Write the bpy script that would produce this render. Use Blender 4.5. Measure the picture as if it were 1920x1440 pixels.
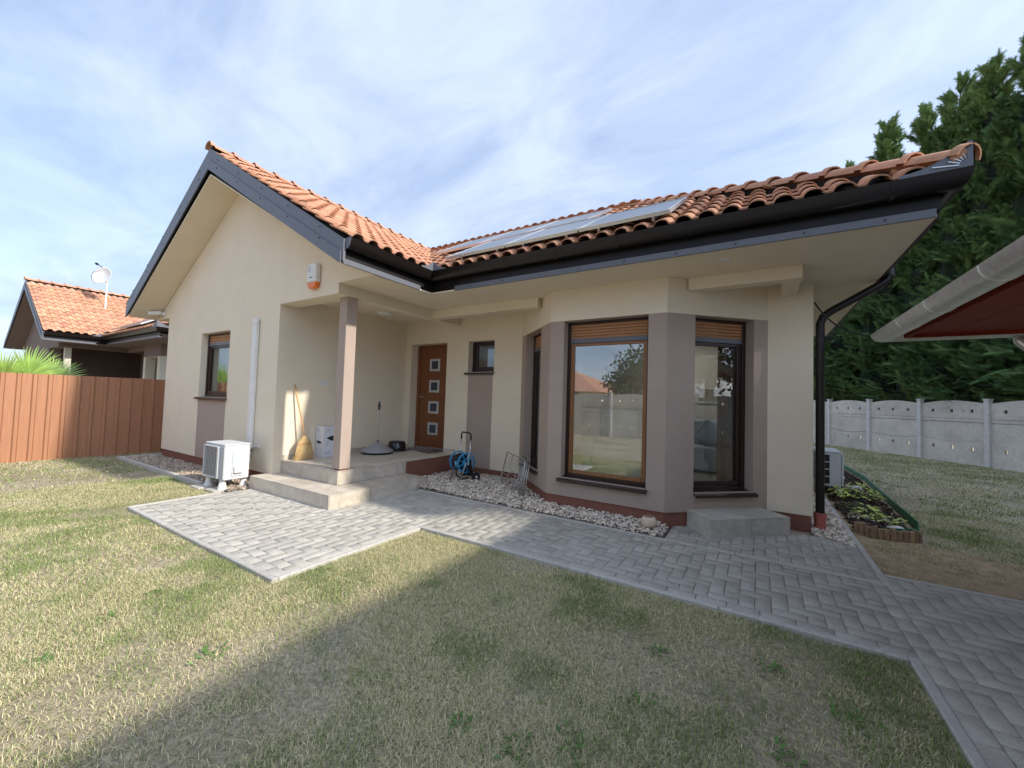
import bpy, bmesh, math, random
import numpy as np
from mathutils import Vector, Matrix
random.seed(7); rng = np.random.default_rng(7)
S = bpy.context.scene
for o in list(bpy.data.objects): bpy.data.objects.remove(o)
COL = S.collection
# ------------------------------------------------------------------ camera
cd = bpy.data.cameras.new('camera'); cam = bpy.data.objects.new('camera', cd); COL.objects.link(cam)
CAM = Vector((6.2172, -3.2136, 1.3995))
cR = Vector((.848796, .527785, .031446)); cU = Vector((-.005790, -.050193, .998723)); cF = Vector((-.528689, .847894, .039547))
cam.matrix_world = Matrix(((cR.x, cU.x, -cF.x, CAM.x), (cR.y, cU.y, -cF.y, CAM.y), (cR.z, cU.z, -cF.z, CAM.z), (0, 0, 0, 1)))
cd.sensor_fit = 'HORIZONTAL'; cd.sensor_width = 36; cd.lens = 36 * 744.09 / 1920; cd.clip_start = .05; cd.clip_end = 3000
S.camera = cam
# ------------------------------------------------------------------ sky and sun
SUNV = Vector((1, .13, .68)).normalized()
w = bpy.data.worlds.new('World'); S.world = w; w.use_nodes = True
nt = w.node_tree; nt.nodes.clear(); N = nt.nodes.new; L = nt.links.new
out = N('ShaderNodeOutputWorld'); mixs = N('ShaderNodeMixShader'); b1 = N('ShaderNodeBackground'); b2 = N('ShaderNodeBackground')
sky = N('ShaderNodeTexSky'); sky.sky_type = 'NISHITA'; sky.sun_disc = False
sky.sun_elevation = math.asin(SUNV.z); sky.sun_rotation = math.atan2(SUNV.x, SUNV.y); sky.air_density = 1.0; sky.dust_density = 1.0; sky.ozone_density = 1.5
b1.inputs[1].default_value = .11; L(sky.outputs[0], b1.inputs[0])
tc = N('ShaderNodeTexCoord'); sep = N('ShaderNodeSeparateXYZ'); L(tc.outputs['Generated'], sep.inputs[0])
ad = N('ShaderNodeMath'); ad.operation = 'MAXIMUM'; ad.inputs[1].default_value = 0.0; L(sep.outputs[2], ad.inputs[0])
ad2 = N('ShaderNodeMath'); ad2.operation = 'ADD'; ad2.inputs[1].default_value = .22; L(ad.outputs[0], ad2.inputs[0])
dx = N('ShaderNodeMath'); dx.operation = 'DIVIDE'; L(sep.outputs[0], dx.inputs[0]); L(ad2.outputs[0], dx.inputs[1])
dy = N('ShaderNodeMath'); dy.operation = 'DIVIDE'; L(sep.outputs[1], dy.inputs[0]); L(ad2.outputs[0], dy.inputs[1])
cmb = N('ShaderNodeCombineXYZ'); L(dx.outputs[0], cmb.inputs[0]); L(dy.outputs[0], cmb.inputs[1])
mp = N('ShaderNodeMapping'); mp.inputs['Rotation'].default_value = (0, 0, .6); mp.inputs['Scale'].default_value = (.75, 1.15, 1); L(cmb.outputs[0], mp.inputs[0])
n1 = N('ShaderNodeTexNoise'); n1.inputs['Scale'].default_value = 1.15; n1.inputs['Detail'].default_value = 7; n1.inputs['Roughness'].default_value = .52; n1.inputs['Distortion'].default_value = .5; L(mp.outputs[0], n1.inputs[0])
cr = N('ShaderNodeValToRGB'); cr.color_ramp.elements[0].position = .30; cr.color_ramp.elements[0].color = (.66, .66, .66, 1); cr.color_ramp.elements[1].position = .68; cr.color_ramp.elements[1].color = (.95, .95, .95, 1)
L(n1.outputs[0], cr.inputs[0]); L(cr.outputs[0], mixs.inputs[0])
n2 = N('ShaderNodeTexNoise'); n2.inputs['Scale'].default_value = 2.4; n2.inputs['Detail'].default_value = 9; n2.inputs['Roughness'].default_value = .6; n2.inputs['Distortion'].default_value = .6; L(mp.outputs[0], n2.inputs[0])
cr2 = N('ShaderNodeValToRGB'); cr2.color_ramp.elements[0].position = .36; cr2.color_ramp.elements[0].color = (.315, .39, .55, 1); cr2.color_ramp.elements[1].position = .64; cr2.color_ramp.elements[1].color = (.475, .55, .69, 1)
L(n2.outputs[0], cr2.inputs[0]); L(cr2.outputs[0], b2.inputs[0])
# overcast luminance: rises towards the zenith and towards the veiled sun
dt = N('ShaderNodeVectorMath'); dt.operation = 'DOT_PRODUCT'; dt.inputs[1].default_value = SUNV; L(tc.outputs['Generated'], dt.inputs[0])
mx0 = N('ShaderNodeMath'); mx0.operation = 'MAXIMUM'; mx0.inputs[1].default_value = 0; L(dt.outputs['Value'], mx0.inputs[0])
pw_ = N('ShaderNodeMath'); pw_.operation = 'POWER'; pw_.inputs[1].default_value = 6.0; L(mx0.outputs[0], pw_.inputs[0])
ml = N('ShaderNodeMath'); ml.operation = 'MULTIPLY_ADD'; ml.inputs[1].default_value = 1.6; ml.inputs[2].default_value = .60; L(pw_.outputs[0], ml.inputs[0])
mz = N('ShaderNodeMath'); mz.operation = 'MULTIPLY_ADD'; mz.inputs[1].default_value = .05; L(ad.outputs[0], mz.inputs[0]); L(ml.outputs[0], mz.inputs[2]); L(mz.outputs[0], b2.inputs[1])
L(b1.outputs[0], mixs.inputs[1]); L(b2.outputs[0], mixs.inputs[2]); L(mixs.outputs[0], out.inputs[0])
sd = bpy.data.lights.new('sun', 'SUN'); sd.energy = 2.0; sd.angle = math.radians(2.2); sd.color = (1, .93, .82)
sun = bpy.data.objects.new('sun', sd); COL.objects.link(sun); sun.rotation_euler = SUNV.to_track_quat('Z', 'Y').to_euler(); sun.location = (20, 2, 15)
S.view_settings.view_transform = 'Standard'; S.view_settings.look = 'None'; S.view_settings.exposure = 1.45; S.view_settings.gamma = 1
# ------------------------------------------------------------------ materials
MATS = {}
def mat(name, col, rough=.8, metal=0., spec=.5, noise=None, bump=None, rnd=0., isl=0., col2=None, attr=None, stretch=None, coat=0., dist=0., grain=None):
    """noise=(scale,amount): value noise; col2: second colour mixed by noise; bump=(scale,strength); rnd: per object value; isl: per island"""
    m = bpy.data.materials.new(name); m.use_nodes = True; t = m.node_tree; N = t.nodes.new; L = t.links.new
    p = t.nodes['Principled BSDF']; p.inputs['Roughness'].default_value = rough; p.inputs['Metallic'].default_value = metal
    p.inputs['Specular IOR Level'].default_value = spec; p.inputs['Coat Weight'].default_value = coat
    geo = N('ShaderNodeNewGeometry'); src = geo.outputs['Position']
    if stretch:
        mpn = N('ShaderNodeMapping'); mpn.inputs['Scale'].default_value = stretch; L(src, mpn.inputs[0]); src = mpn.outputs[0]
    rgb = N('ShaderNodeRGB'); rgb.outputs[0].default_value = (*col, 1); c = rgb.outputs[0]
    def mixc(a, b, fac, mode='MIX'):
        x = N('ShaderNodeMix'); x.data_type = 'RGBA'; x.blend_type = mode
        if isinstance(fac, float): x.inputs[0].default_value = fac
        else: L(fac, x.inputs[0])
        L(a, x.inputs[6])
        if isinstance(b, tuple): x.inputs[7].default_value = (*b, 1)
        else: L(b, x.inputs[7])
        return x.outputs[2]
    if attr:
        a = N('ShaderNodeAttribute'); a.attribute_name = attr; c = mixc(c, col2, a.outputs['Fac'])
    if noise:
        n = N('ShaderNodeTexNoise'); n.inputs['Scale'].default_value = noise[0]; n.inputs['Distortion'].default_value = dist; n.inputs['Detail'].default_value = 5; n.inputs['Roughness'].default_value = .6; L(src, n.inputs[0])
        r = N('ShaderNodeMapRange'); r.inputs[1].default_value = .3; r.inputs[2].default_value = .7; L(n.outputs[0], r.inputs[0])
        if col2 and not attr:
            r.inputs[4].default_value = noise[1]; c = mixc(c, col2, r.outputs[0])
        else:
            r.inputs[3].default_value = 1 - noise[1]; r.inputs[4].default_value = 1 + noise[1]
            h = N('ShaderNodeHueSaturation'); L(r.outputs[0], h.inputs['Value']); L(c, h.inputs['Color']); c = h.outputs[0]
    if grain:
        n = N('ShaderNodeTexNoise'); n.inputs['Scale'].default_value = grain[0]; n.inputs['Detail'].default_value = 2; L(geo.outputs['Position'], n.inputs[0])
        r = N('ShaderNodeMapRange'); r.inputs[1].default_value = .3; r.inputs[2].default_value = .7; r.inputs[3].default_value = 1 - grain[1]; r.inputs[4].default_value = 1 + grain[1]; L(n.outputs[0], r.inputs[0])
        h = N('ShaderNodeHueSaturation'); L(r.outputs[0], h.inputs['Value']); L(c, h.inputs['Color']); c = h.outputs[0]
    for amt, sock in ((rnd, 'o'), (isl, 'i')):
        if amt:
            s = (N('ShaderNodeObjectInfo').outputs['Random'] if sock == 'o' else geo.outputs['Random Per Island'])
            r = N('ShaderNodeMapRange'); r.inputs[3].default_value = 1 - amt; r.inputs[4].default_value = 1 + amt; L(s, r.inputs[0])
            h = N('ShaderNodeHueSaturation'); L(r.outputs[0], h.inputs['Value']); L(c, h.inputs['Color'])
            r2 = N('ShaderNodeMapRange'); r2.inputs[3].default_value = .5 - amt * .04; r2.inputs[4].default_value = .5 + amt * .04
            w2 = N('ShaderNodeMath'); w2.operation = 'FRACT'; w1 = N('ShaderNodeMath'); w1.operation = 'MULTIPLY'; w1.inputs[1].default_value = 7.31; L(s, w1.inputs[0]); L(w1.outputs[0], w2.inputs[0]); L(w2.outputs[0], r2.inputs[0]); L(r2.outputs[0], h.inputs['Hue'])
            c = h.outputs[0]
    L(c, p.inputs['Base Color'])
    if bump:
        n = N('ShaderNodeTexNoise'); n.inputs['Scale'].default_value = bump[0]; n.inputs['Detail'].default_value = 4; L(src, n.inputs[0])
        b = N('ShaderNodeBump'); b.inputs['Strength'].default_value = bump[1]; b.inputs['Distance'].default_value = .01; L(n.outputs[0], b.inputs['Height']); L(b.outputs[0], p.inputs['Normal'])
    MATS[name] = m; return m
mat('plaster', (.80, .705, .55), .92, noise=(2.2, .035), bump=(260, .6), spec=.2, grain=(190, .07))
mat('plaster_brown', (.42, .335, .28), .92, noise=(2.5, .04), bump=(260, .6), spec=.2, grain=(190, .08))
mat('plinth', (.235, .105, .075), .92, noise=(60, .16), bump=(160, .6), spec=.2)
mat('fascia_dark', (.007, .005, .0045), .45, spec=.3, noise=(8, .1))
mat('gutter_brown', (.009, .0062, .0058), .3, spec=.4)
mat('fascia_grey', (.115, .12, .14), .45, noise=(10, .06))
mat('tile', (.49, .258, .160), .85, noise=(9, .18), rnd=.14, isl=.06, bump=(90, .2), spec=.25)
mat('tile_stuff', (.50, .262, .165), .85, noise=(9, .20), isl=.2, bump=(90, .2), spec=.25)
mat('underlay', (.03, .02, .016), .9)
mat('frame_dark', (.028, .011, .008), .38)
mat('oak', (.25, .108, .036), .42, noise=(6, .2), stretch=(9, 9, 1.2))
mat('shutter', (.40, .19, .085), .5, noise=(5, .12), stretch=(1.5, 1.5, 18))
mat('door_wood', (.19, .064, .022), .42, noise=(5, .3), stretch=(14, 14, 1), bump=(60, .12))
mat('steel', (.55, .55, .54), .32, metal=.85)
mat('galv', (.70, .70, .68), .3, metal=.7, noise=(22, .13))
mat('alu', (.62, .63, .64), .35, metal=.75)
mat('white_plastic', (.72, .71, .68), .42, noise=(7, .05))
mat('grey_plastic', (.42, .43, .44), .45)
mat('white_metal', (.60, .605, .60), .45, noise=(5, .05))
mat('stone_tile', (.42, .365, .29), .5, noise=(2.6, 1.0), col2=(.62, .56, .47), bump=(30, .12), rnd=.13, stretch=(1, 1.9, 1.8), dist=1.5)
mat('stone_tile_grey', (.38, .35, .295), .5, noise=(3.0, 1.0), col2=(.56, .525, .455), bump=(30, .12), rnd=.08, stretch=(1.2, 1.2, 2.2), dist=1.8)
mat('grout', (.30, .28, .25), .9)
mat('paver', (.42, .395, .345), .88, noise=(70, .14), rnd=.10, isl=.09, grain=(6, .10), bump=(220, .5), spec=.3)
mat('kerb', (.48, .455, .41), .9, noise=(30, .14), rnd=.06, bump=(150, .5), spec=.2)
mat('joint_sand', (.10, .095, .085), .95, noise=(40, .3))
mat('pebble', (.66, .57, .47), .75, noise=(40, .12), isl=.34, bump=(60, .3))
mat('pebble_brown', (.40, .32, .25), .8, noise=(40, .12), isl=.4)
mat('gravel_bed', (.22, .19, .155), .95, noise=(60, .4))
mat('bark', (.055, .034, .026), .9, isl=.55, noise=(40, .3))
mat('concrete', (.56, .52, .455), .92, noise=(1.6, .16), grain=(14, .08), bump=(90, .35), rnd=.05, spec=.2)
mat('concrete_post', (.60, .585, .55), .9, noise=(6, .1), bump=(90, .3), rnd=.05)
mat('black_plastic', (.012, .012, .013), .35)
mat('black_rubber', (.015, .015, .015), .7)
mat('blue_plastic', (.03, .27, .52), .38)
mat('pale_blue', (.20, .48, .66), .4)
mat('straw', (.60, .42, .19), .8, noise=(60, .25), stretch=(8, 8, 1), isl=.15)
mat('wood_handle', (.55, .32, .14), .55, noise=(12, .12), stretch=(4, 4, .5))
mat('cardboard_white', (.66, .67, .70), .6, noise=(6, .03))
mat('print_black', (.02, .021, .023), .6)
mat('print_grey', (.33, .35, .38), .6)
mat('print_blue', (.46, .56, .68), .5)
mat('base_grey', (.33, .335, .35), .3, metal=.15)
mat('black_gloss', (.008, .008, .01), .12)
mat('mat_brown', (.17, .12, .085), .95, noise=(60, .4))
mat('mat_grey', (.25, .22, .20), .95, noise=(60, .4))
mat('terracotta_pale', (.62, .50, .37), .8, noise=(20, .12))
mat('red_pipe', (.42, .11, .085), .55, noise=(12, .1))
mat('fence_brown', (.365, .168, .088), .5, rnd=.07, noise=(3, .1), stretch=(14, 14, .8))
mat('carport_red', (.17, .020, .009), .6, spec=.15, noise=(3, .25), stretch=(1, 8, 8))
mat('amber', (.80, .17, .015), .25)
mat('lens_white', (.75, .74, .70), .3)
mat('green_plastic', (.012, .16, .075), .4)
mat('log', (.27, .185, .105), .9, noise=(18, .3), rnd=.2, stretch=(3, 3, 1))
mat('rock_white', (.66, .61, .54), .85, noise=(14, .15), bump=(30, .5))
mat('leaf_lime', (.46, .54, .12), .6, isl=.25)
mat('leaf_green', (.07, .15, .03), .6, isl=.35)
mat('leaf_olive', (.10, .095, .035), .7, isl=.35)
mat('palm_leaf', (.25, .38, .07), .5, isl=.3)
mat('bark_trunk', (.10, .07, .05), .95, noise=(20, .3), stretch=(3, 3, .6), bump=(40, .6))
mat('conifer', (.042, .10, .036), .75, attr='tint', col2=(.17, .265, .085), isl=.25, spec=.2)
mat('conifer_core', (.010, .02, .008), .95, noise=(3, .4))  # near-black stands in for shade deep inside the crown
mat('broadleaf', (.035, .07, .02), .7, isl=.35)
mat('weed', (.09, .19, .035), .6, isl=.25)
mat('grass', (.14, .225, .05), .8, attr='tint', col2=(.70, .595, .36), isl=.22, spec=.15)
mat('room_wall', (.70, .66, .60), .9)
mat('room_floor', (.36, .32, .27), .5)
mat('fabric_cream', (.78, .74, .66), .95, noise=(30, .05), bump=(120, .3))
mat('fabric_grey', (.55, .58, .63), .95, noise=(30, .06), bump=(120, .3))
mat('curtain', (.42, .37, .30), .9, noise=(8, .12), stretch=(6, 6, .2))
mat('curtain_brown', (.22, .12, .07), .9, noise=(8, .2), stretch=(6, 6, .2))
mat('art', (.45, .42, .34), .7, noise=(9, .6), col2=(.10, .13, .12))
mat('panel_glass', (.05, .06, .08), .22, spec=.4)
mat('pale_roof', (.66, .72, .80), .6)
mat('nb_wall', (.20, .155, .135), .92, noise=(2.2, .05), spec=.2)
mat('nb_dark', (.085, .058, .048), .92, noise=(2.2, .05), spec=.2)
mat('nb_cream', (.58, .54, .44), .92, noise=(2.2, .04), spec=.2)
def glass_mat(name, tint, refl, base=.04):
    m = bpy.data.materials.new(name); m.use_nodes = True; t = m.node_tree; t.nodes.clear(); N = t.nodes.new; L = t.links.new
    o = N('ShaderNodeOutputMaterial'); mx = N('ShaderNodeMixShader'); tr = N('ShaderNodeBsdfTransparent'); g = N('ShaderNodeBsdfGlossy')
    tr.inputs[0].default_value = (*tint, 1); g.inputs[0].default_value = (.95, .97, 1, 1); g.inputs['Roughness'].default_value = 0.0
    lw = N('ShaderNodeFresnel'); lw.inputs[0].default_value = 1.52
    mm = N('ShaderNodeMath'); mm.operation = 'MULTIPLY_ADD'; mm.inputs[1].default_value = refl; mm.inputs[2].default_value = base; mm.use_clamp = True
    L(lw.outputs[0], mm.inputs[0]); L(mm.outputs[0], mx.inputs[0]); L(tr.outputs[0], mx.inputs[1]); L(g.outputs[0], mx.inputs[2]); L(mx.outputs[0], o.inputs[0])
    MATS[name] = m
glass_mat('glass', (.93, .95, .93), 1.6, .12)
glass_mat('glass_clear', (.72, .75, .74), 1.5, .05)
glass_mat('glass_low', (.88, .90, .88), .5, .0)
glass_mat('glass_dark', (.18, .20, .20), 1.8, .06)
def emit_mat(name, col, s):
    m = bpy.data.materials.new(name); m.use_nodes = True; t = m.node_tree; p = t.nodes['Principled BSDF']; p.inputs['Base Color'].default_value = (*col, 1); p.inputs['Emission Color'].default_value = (*col, 1); p.inputs['Emission Strength'].default_value = s; MATS[name] = m
emit_mat('lamp_lit', (1, .97, .92), 9)
# ground: dry lawn earth
def ground_mat():
    m = bpy.data.materials.new('lawn_ground'); m.use_nodes = True; t = m.node_tree; N = t.nodes.new; L = t.links.new; p = t.nodes['Principled BSDF']; p.inputs['Roughness'].default_value = .95; p.inputs['Specular IOR Level'].default_value = .1
    geo = N('ShaderNodeNewGeometry')
    def noise(s, d=5):
        n = N('ShaderNodeTexNoise'); n.inputs['Scale'].default_value = s; n.inputs['Detail'].default_value = d; n.inputs['Roughness'].default_value = .65; L(geo.outputs['Position'], n.inputs[0]); return n.outputs[0]
    r1 = N('ShaderNodeValToRGB'); e = r1.color_ramp.elements; e[0].position = .30; e[0].color = (.36, .31, .19, 1); e[1].position = .62; e[1].color = (.56, .48, .36, 1); L(noise(.9), r1.inputs[0])
    r2 = N('ShaderNodeValToRGB'); e = r2.color_ramp.elements; e[0].position = .3; e[0].color = (.35, .35, .35, 1); e[1].position = .75; e[1].color = (1.25, 1.22, 1.15, 1); L(noise(38), r2.inputs[0])
    mx = N('ShaderNodeMix'); mx.data_type = 'RGBA'; mx.blend_type = 'MULTIPLY'; mx.inputs[0].default_value = .85; L(r1.outputs[0], mx.inputs[6]); L(r2.outputs[0], mx.inputs[7]); L(mx.outputs[2], p.inputs['Base Color'])
    b = N('ShaderNodeBump'); b.inputs['Strength'].default_value = .8; b.inputs['Distance'].default_value = .03; L(noise(60), b.inputs['Height']); L(b.outputs[0], p.inputs['Normal'])
    MATS['lawn_ground'] = m
ground_mat()
mat('soil', (.40, .29, .19), .95, noise=(9, .25), bump=(60, .8), spec=.1)
# ------------------------------------------------------------------ mesh builder
ORG = {}
def V3(p): return Vector(p)
class MB:
    def __init__(s): s.v = []; s.f = []
    def add(s, vs, fs):
        k = len(s.v); s.v += [tuple(p) for p in vs]; s.f += [tuple(i + k for i in f) for f in fs]; return s
    def obox(s, o, a, b, c):
        o, a, b, c = map(Vector, (o, a, b, c))
        return s.add([o, o + a, o + a + b, o + b, o + c, o + a + c, o + a + b + c, o + b + c], [(0, 3, 2, 1), (4, 5, 6, 7), (0, 1, 5, 4), (1, 2, 6, 5), (2, 3, 7, 6), (3, 0, 4, 7)])
    def box(s, x0, x1, y0, y1, z0, z1): return s.obox((x0, y0, z0), (x1 - x0, 0, 0), (0, y1 - y0, 0), (0, 0, z1 - z0))
    def prism(s, poly, ext):
        n = len(poly); e = Vector(ext); vs = [Vector(p) for p in poly]; vs += [p + e for p in vs]
        return s.add(vs, [tuple(range(n))[::-1], tuple(range(n, 2 * n))] + [(i, (i + 1) % n, (i + 1) % n + n, i + n) for i in range(n)])
    def tube(s, pts, r, n=8, caps=True, closed=False):
        pts = [Vector(p) for p in pts]; rs = r if isinstance(r, (list, tuple)) else [r] * len(pts); m = len(pts); rings = []
        up = None
        for i, p in enumerate(pts):
            if closed: d = (pts[(i + 1) % m] - pts[i - 1])
            else: d = pts[min(i + 1, m - 1)] - pts[max(i - 1, 0)]
            d.normalize()
            if up is None: up = d.orthogonal().normalized()
            up = (up - d * up.dot(d)); up = up.normalized() if up.length > 1e-6 else d.orthogonal().normalized()
            q = d.cross(up); rings.append([p + (up * math.cos(2 * math.pi * j / n) + q * math.sin(2 * math.pi * j / n)) * rs[i] for j in range(n)])
        vs = [v for rg in rings for v in rg]; fs = []
        for i in range(m if closed else m - 1):
            k = (i + 1) % m
            for j in range(n): fs.append((i * n + j, i * n + (j + 1) % n, k * n + (j + 1) % n, k * n + j))
        if caps and not closed: fs += [tuple(range(n))[::-1], tuple(range((m - 1) * n, m * n))]
        return s.add(vs, fs)
    def lathe(s, c, prof, n=24, axis=(0, 0, 1), caps=True):
        ax = Vector(axis).normalized(); e1 = ax.orthogonal().normalized(); e2 = ax.cross(e1); c = Vector(c); vs = []; fs = []
        for r, z in prof:
            for j in range(n):
                a = 2 * math.pi * j / n; vs.append(c + ax * z + (e1 * math.cos(a) + e2 * math.sin(a)) * r)
        for i in range(len(prof) - 1):
            for j in range(n): fs.append((i * n + j, i * n + (j + 1) % n, (i + 1) * n + (j + 1) % n, (i + 1) * n + j))
        if caps: fs += [tuple(range(n))[::-1], tuple(range((len(prof) - 1) * n, len(prof) * n))]
        return s.add(vs, fs)
    def sweep(s, sec, path, closed_sec=True):
        """sec: [(outward offset, z)], path: [(x,y)] with outward on the right-hand side; mitred"""
        P = [Vector(p) for p in path]; m = len(P); k = len(sec); vs = []
        for i in range(m):
            nn = []
            if i > 0: d = (P[i] - P[i - 1]).normalized(); nn.append(Vector((d.y, -d.x)))
            if i < m - 1: d = (P[i + 1] - P[i]).normalized(); nn.append(Vector((d.y, -d.x)))
            n = nn[0] if len(nn) == 1 else (nn[0] + nn[1]) / (1 + nn[0].dot(nn[1]))
            for o, z in sec: vs.append((P[i].x + n.x * o, P[i].y + n.y * o, z))
        fs = []
        for i in range(m - 1):
            for j in range(k if closed_sec else k - 1): fs.append((i * k + j, i * k + (j + 1) % k, (i + 1) * k + (j + 1) % k, (i + 1) * k + j))
        if closed_sec: fs += [tuple(range(k))[::-1], tuple(range((m - 1) * k, m * k))]
        return s.add(vs, fs)
    def build(s, name, m, parent=None, smooth=False, bev=0, kind=None, tint=None, recalc=True, auto=None):
        org = Vector(ORG.get(parent.name, (0, 0, 0))) if parent else Vector((0, 0, 0))
        me = bpy.data.meshes.new(name); me.from_pydata([Vector(p) - org for p in s.v], [], s.f)
        if bev or recalc:
            b = bmesh.new(); b.from_mesh(me)
            if recalc: bmesh.ops.recalc_face_normals(b, faces=b.faces)
            if bev: bmesh.ops.bevel(b, geom=[e for e in b.edges if len(e.link_faces) == 2 and e.calc_face_angle() > .5], offset=bev, segments=1, affect='EDGES', clamp_overlap=True)
            b.to_mesh(me); b.free()
        if smooth: me.polygons.foreach_set('use_smooth', [True] * len(me.polygons))
        me.materials.append(MATS[m])
        o = bpy.data.objects.new(name, me); COL.objects.link(o)
        if parent: o.parent = parent; ORG[o.name] = tuple(org)
        if kind: o['kind'] = kind
        if smooth and auto:
            try: me.set_sharp_from_angle(angle=math.radians(auto))
            except Exception: pass
        return o
def thing(name, loc, label, cat, group=None):
    o = bpy.data.objects.new(name, None); COL.objects.link(o); o.location = loc; ORG[o.name] = tuple(loc); o.empty_display_size = .1
    o['label'] = label; o['category'] = cat
    if group: o['group'] = group
    return o
def tag(o, label, cat, group=None):
    o['label'] = label; o['category'] = cat
    if group: o['group'] = group
    return o
def structure(o): o['kind'] = 'structure'; return o
def linkcopy(src_mesh, name, parent, mw=None):
    o = bpy.data.objects.new(name, src_mesh); COL.objects.link(o)
    if parent: o.parent = parent
    if mw is not None: o.matrix_local = mw
    return o
def npmesh(name, verts, faces, m, tint=None, parent=None, kind=None, smooth=False):
    """verts (n,3) array, faces (m,k) array of equal size"""
    me = bpy.data.meshes.new(name); n = len(verts); k = faces.shape[1]; f = len(faces)
    me.vertices.add(n); me.vertices.foreach_set('co', np.asarray(verts, np.float32).ravel())
    me.loops.add(f * k); me.loops.foreach_set('vertex_index', faces.astype(np.int32).ravel())
    me.polygons.add(f); me.polygons.foreach_set('loop_start', np.arange(0, f * k, k, dtype=np.int32)); me.polygons.foreach_set('loop_total', np.full(f, k, np.int32))
    if smooth: me.polygons.foreach_set('use_smooth', np.ones(f, bool))
    me.update(calc_edges=True)
    if tint is not None:
        a = me.attributes.new('tint', 'FLOAT', 'POINT'); a.data.foreach_set('value', np.asarray(tint, np.float32))
    me.materials.append(MATS[m]); o = bpy.data.objects.new(name, me); COL.objects.link(o)
    if parent: o.parent = parent
    if kind: o['kind'] = kind
    return o
# ------------------------------------------------------------------ ground
mb = MB(); mb.add([(-900, -900, -.03), (900, -900, -.03), (900, 900, -.03), (-900, 900, -.03)], [(0, 1, 2, 3)])
structure(mb.build('ground', 'lawn_ground'))
# ------------------------------------------------------------------ house numbers (metres)
xl, xb, xe, xel, xa = -4.345, 1.435, 2.168, -5.03, -1.46
zl, zs, zp, zf, z1, zd, zb, za = 2.75, 2.894, .163, .362, .173, 2.462, 2.4755, 4.93
ym, yf, xf, oh, ye, xR, xr = 2.569, .132, 1.417, .471, .997, 7.36, 6.7535
B1, B2, B3, B4, yb = 2.797, 3.792, 5.303, 6.305, 1.626
yBw, yBg = 6.3, 9.0                       # back walls of the wing and of the gable part
TS = .579; CO = 1 / math.hypot(1, TS); SI = TS * CO
xG, yW, xH, zE, rW = 2.27, .90, 7.47, 3.17, 3.15   # tile eave lines, tile plane height at the eave, run up to the wing ridge
Z = Vector((0, 0, 1))
def wall(mb, O, U, Nn, u0, u1, z0, z1, holes, th):
    O, U, Nn = Vector(O), Vector(U).normalized(), Vector(Nn).normalized()
    us = sorted({u0, u1, *[h[0] for h in holes], *[h[1] for h in holes]}); zz = sorted({z0, z1, *[h[2] for h in holes], *[h[3] for h in holes]})
    sol = lambda i, j: 0 <= i < len(us) - 1 and 0 <= j < len(zz) - 1 and not any(h[0] <= (us[i] + us[i + 1]) / 2 <= h[1] and h[2] <= (zz[j] + zz[j + 1]) / 2 <= h[3] for h in holes)
    idx = {}; vs = []; fs = []
    def P(u, z, n):
        k = (round(u, 4), round(z, 4), n)
        if k not in idx: idx[k] = len(vs); vs.append(O + U * u + Z * z + Nn * n)
        return idx[k]
    for i in range(len(us) - 1):
        for j in range(len(zz) - 1):
            if not sol(i, j): continue
            a, b, c, d = us[i], us[i + 1], zz[j], zz[j + 1]
            fs.append((P(a, c, 0), P(b, c, 0), P(b, d, 0), P(a, d, 0))); fs.append((P(a, c, -th), P(a, d, -th), P(b, d, -th), P(b, c, -th)))
            if not sol(i - 1, j): fs.append((P(a, c, 0), P(a, d, 0), P(a, d, -th), P(a, c, -th)))
            if not sol(i + 1, j): fs.append((P(b, c, 0), P(b, c, -th), P(b, d, -th), P(b, d, 0)))
            if not sol(i, j - 1): fs.append((P(a, c, 0), P(a, c, -th), P(b, c, -th), P(b, c, 0)))
            if not sol(i, j + 1): fs.append((P(a, d, 0), P(b, d, 0), P(b, d, -th), P(a, d, -th)))
    mb.add(vs, fs)
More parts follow.
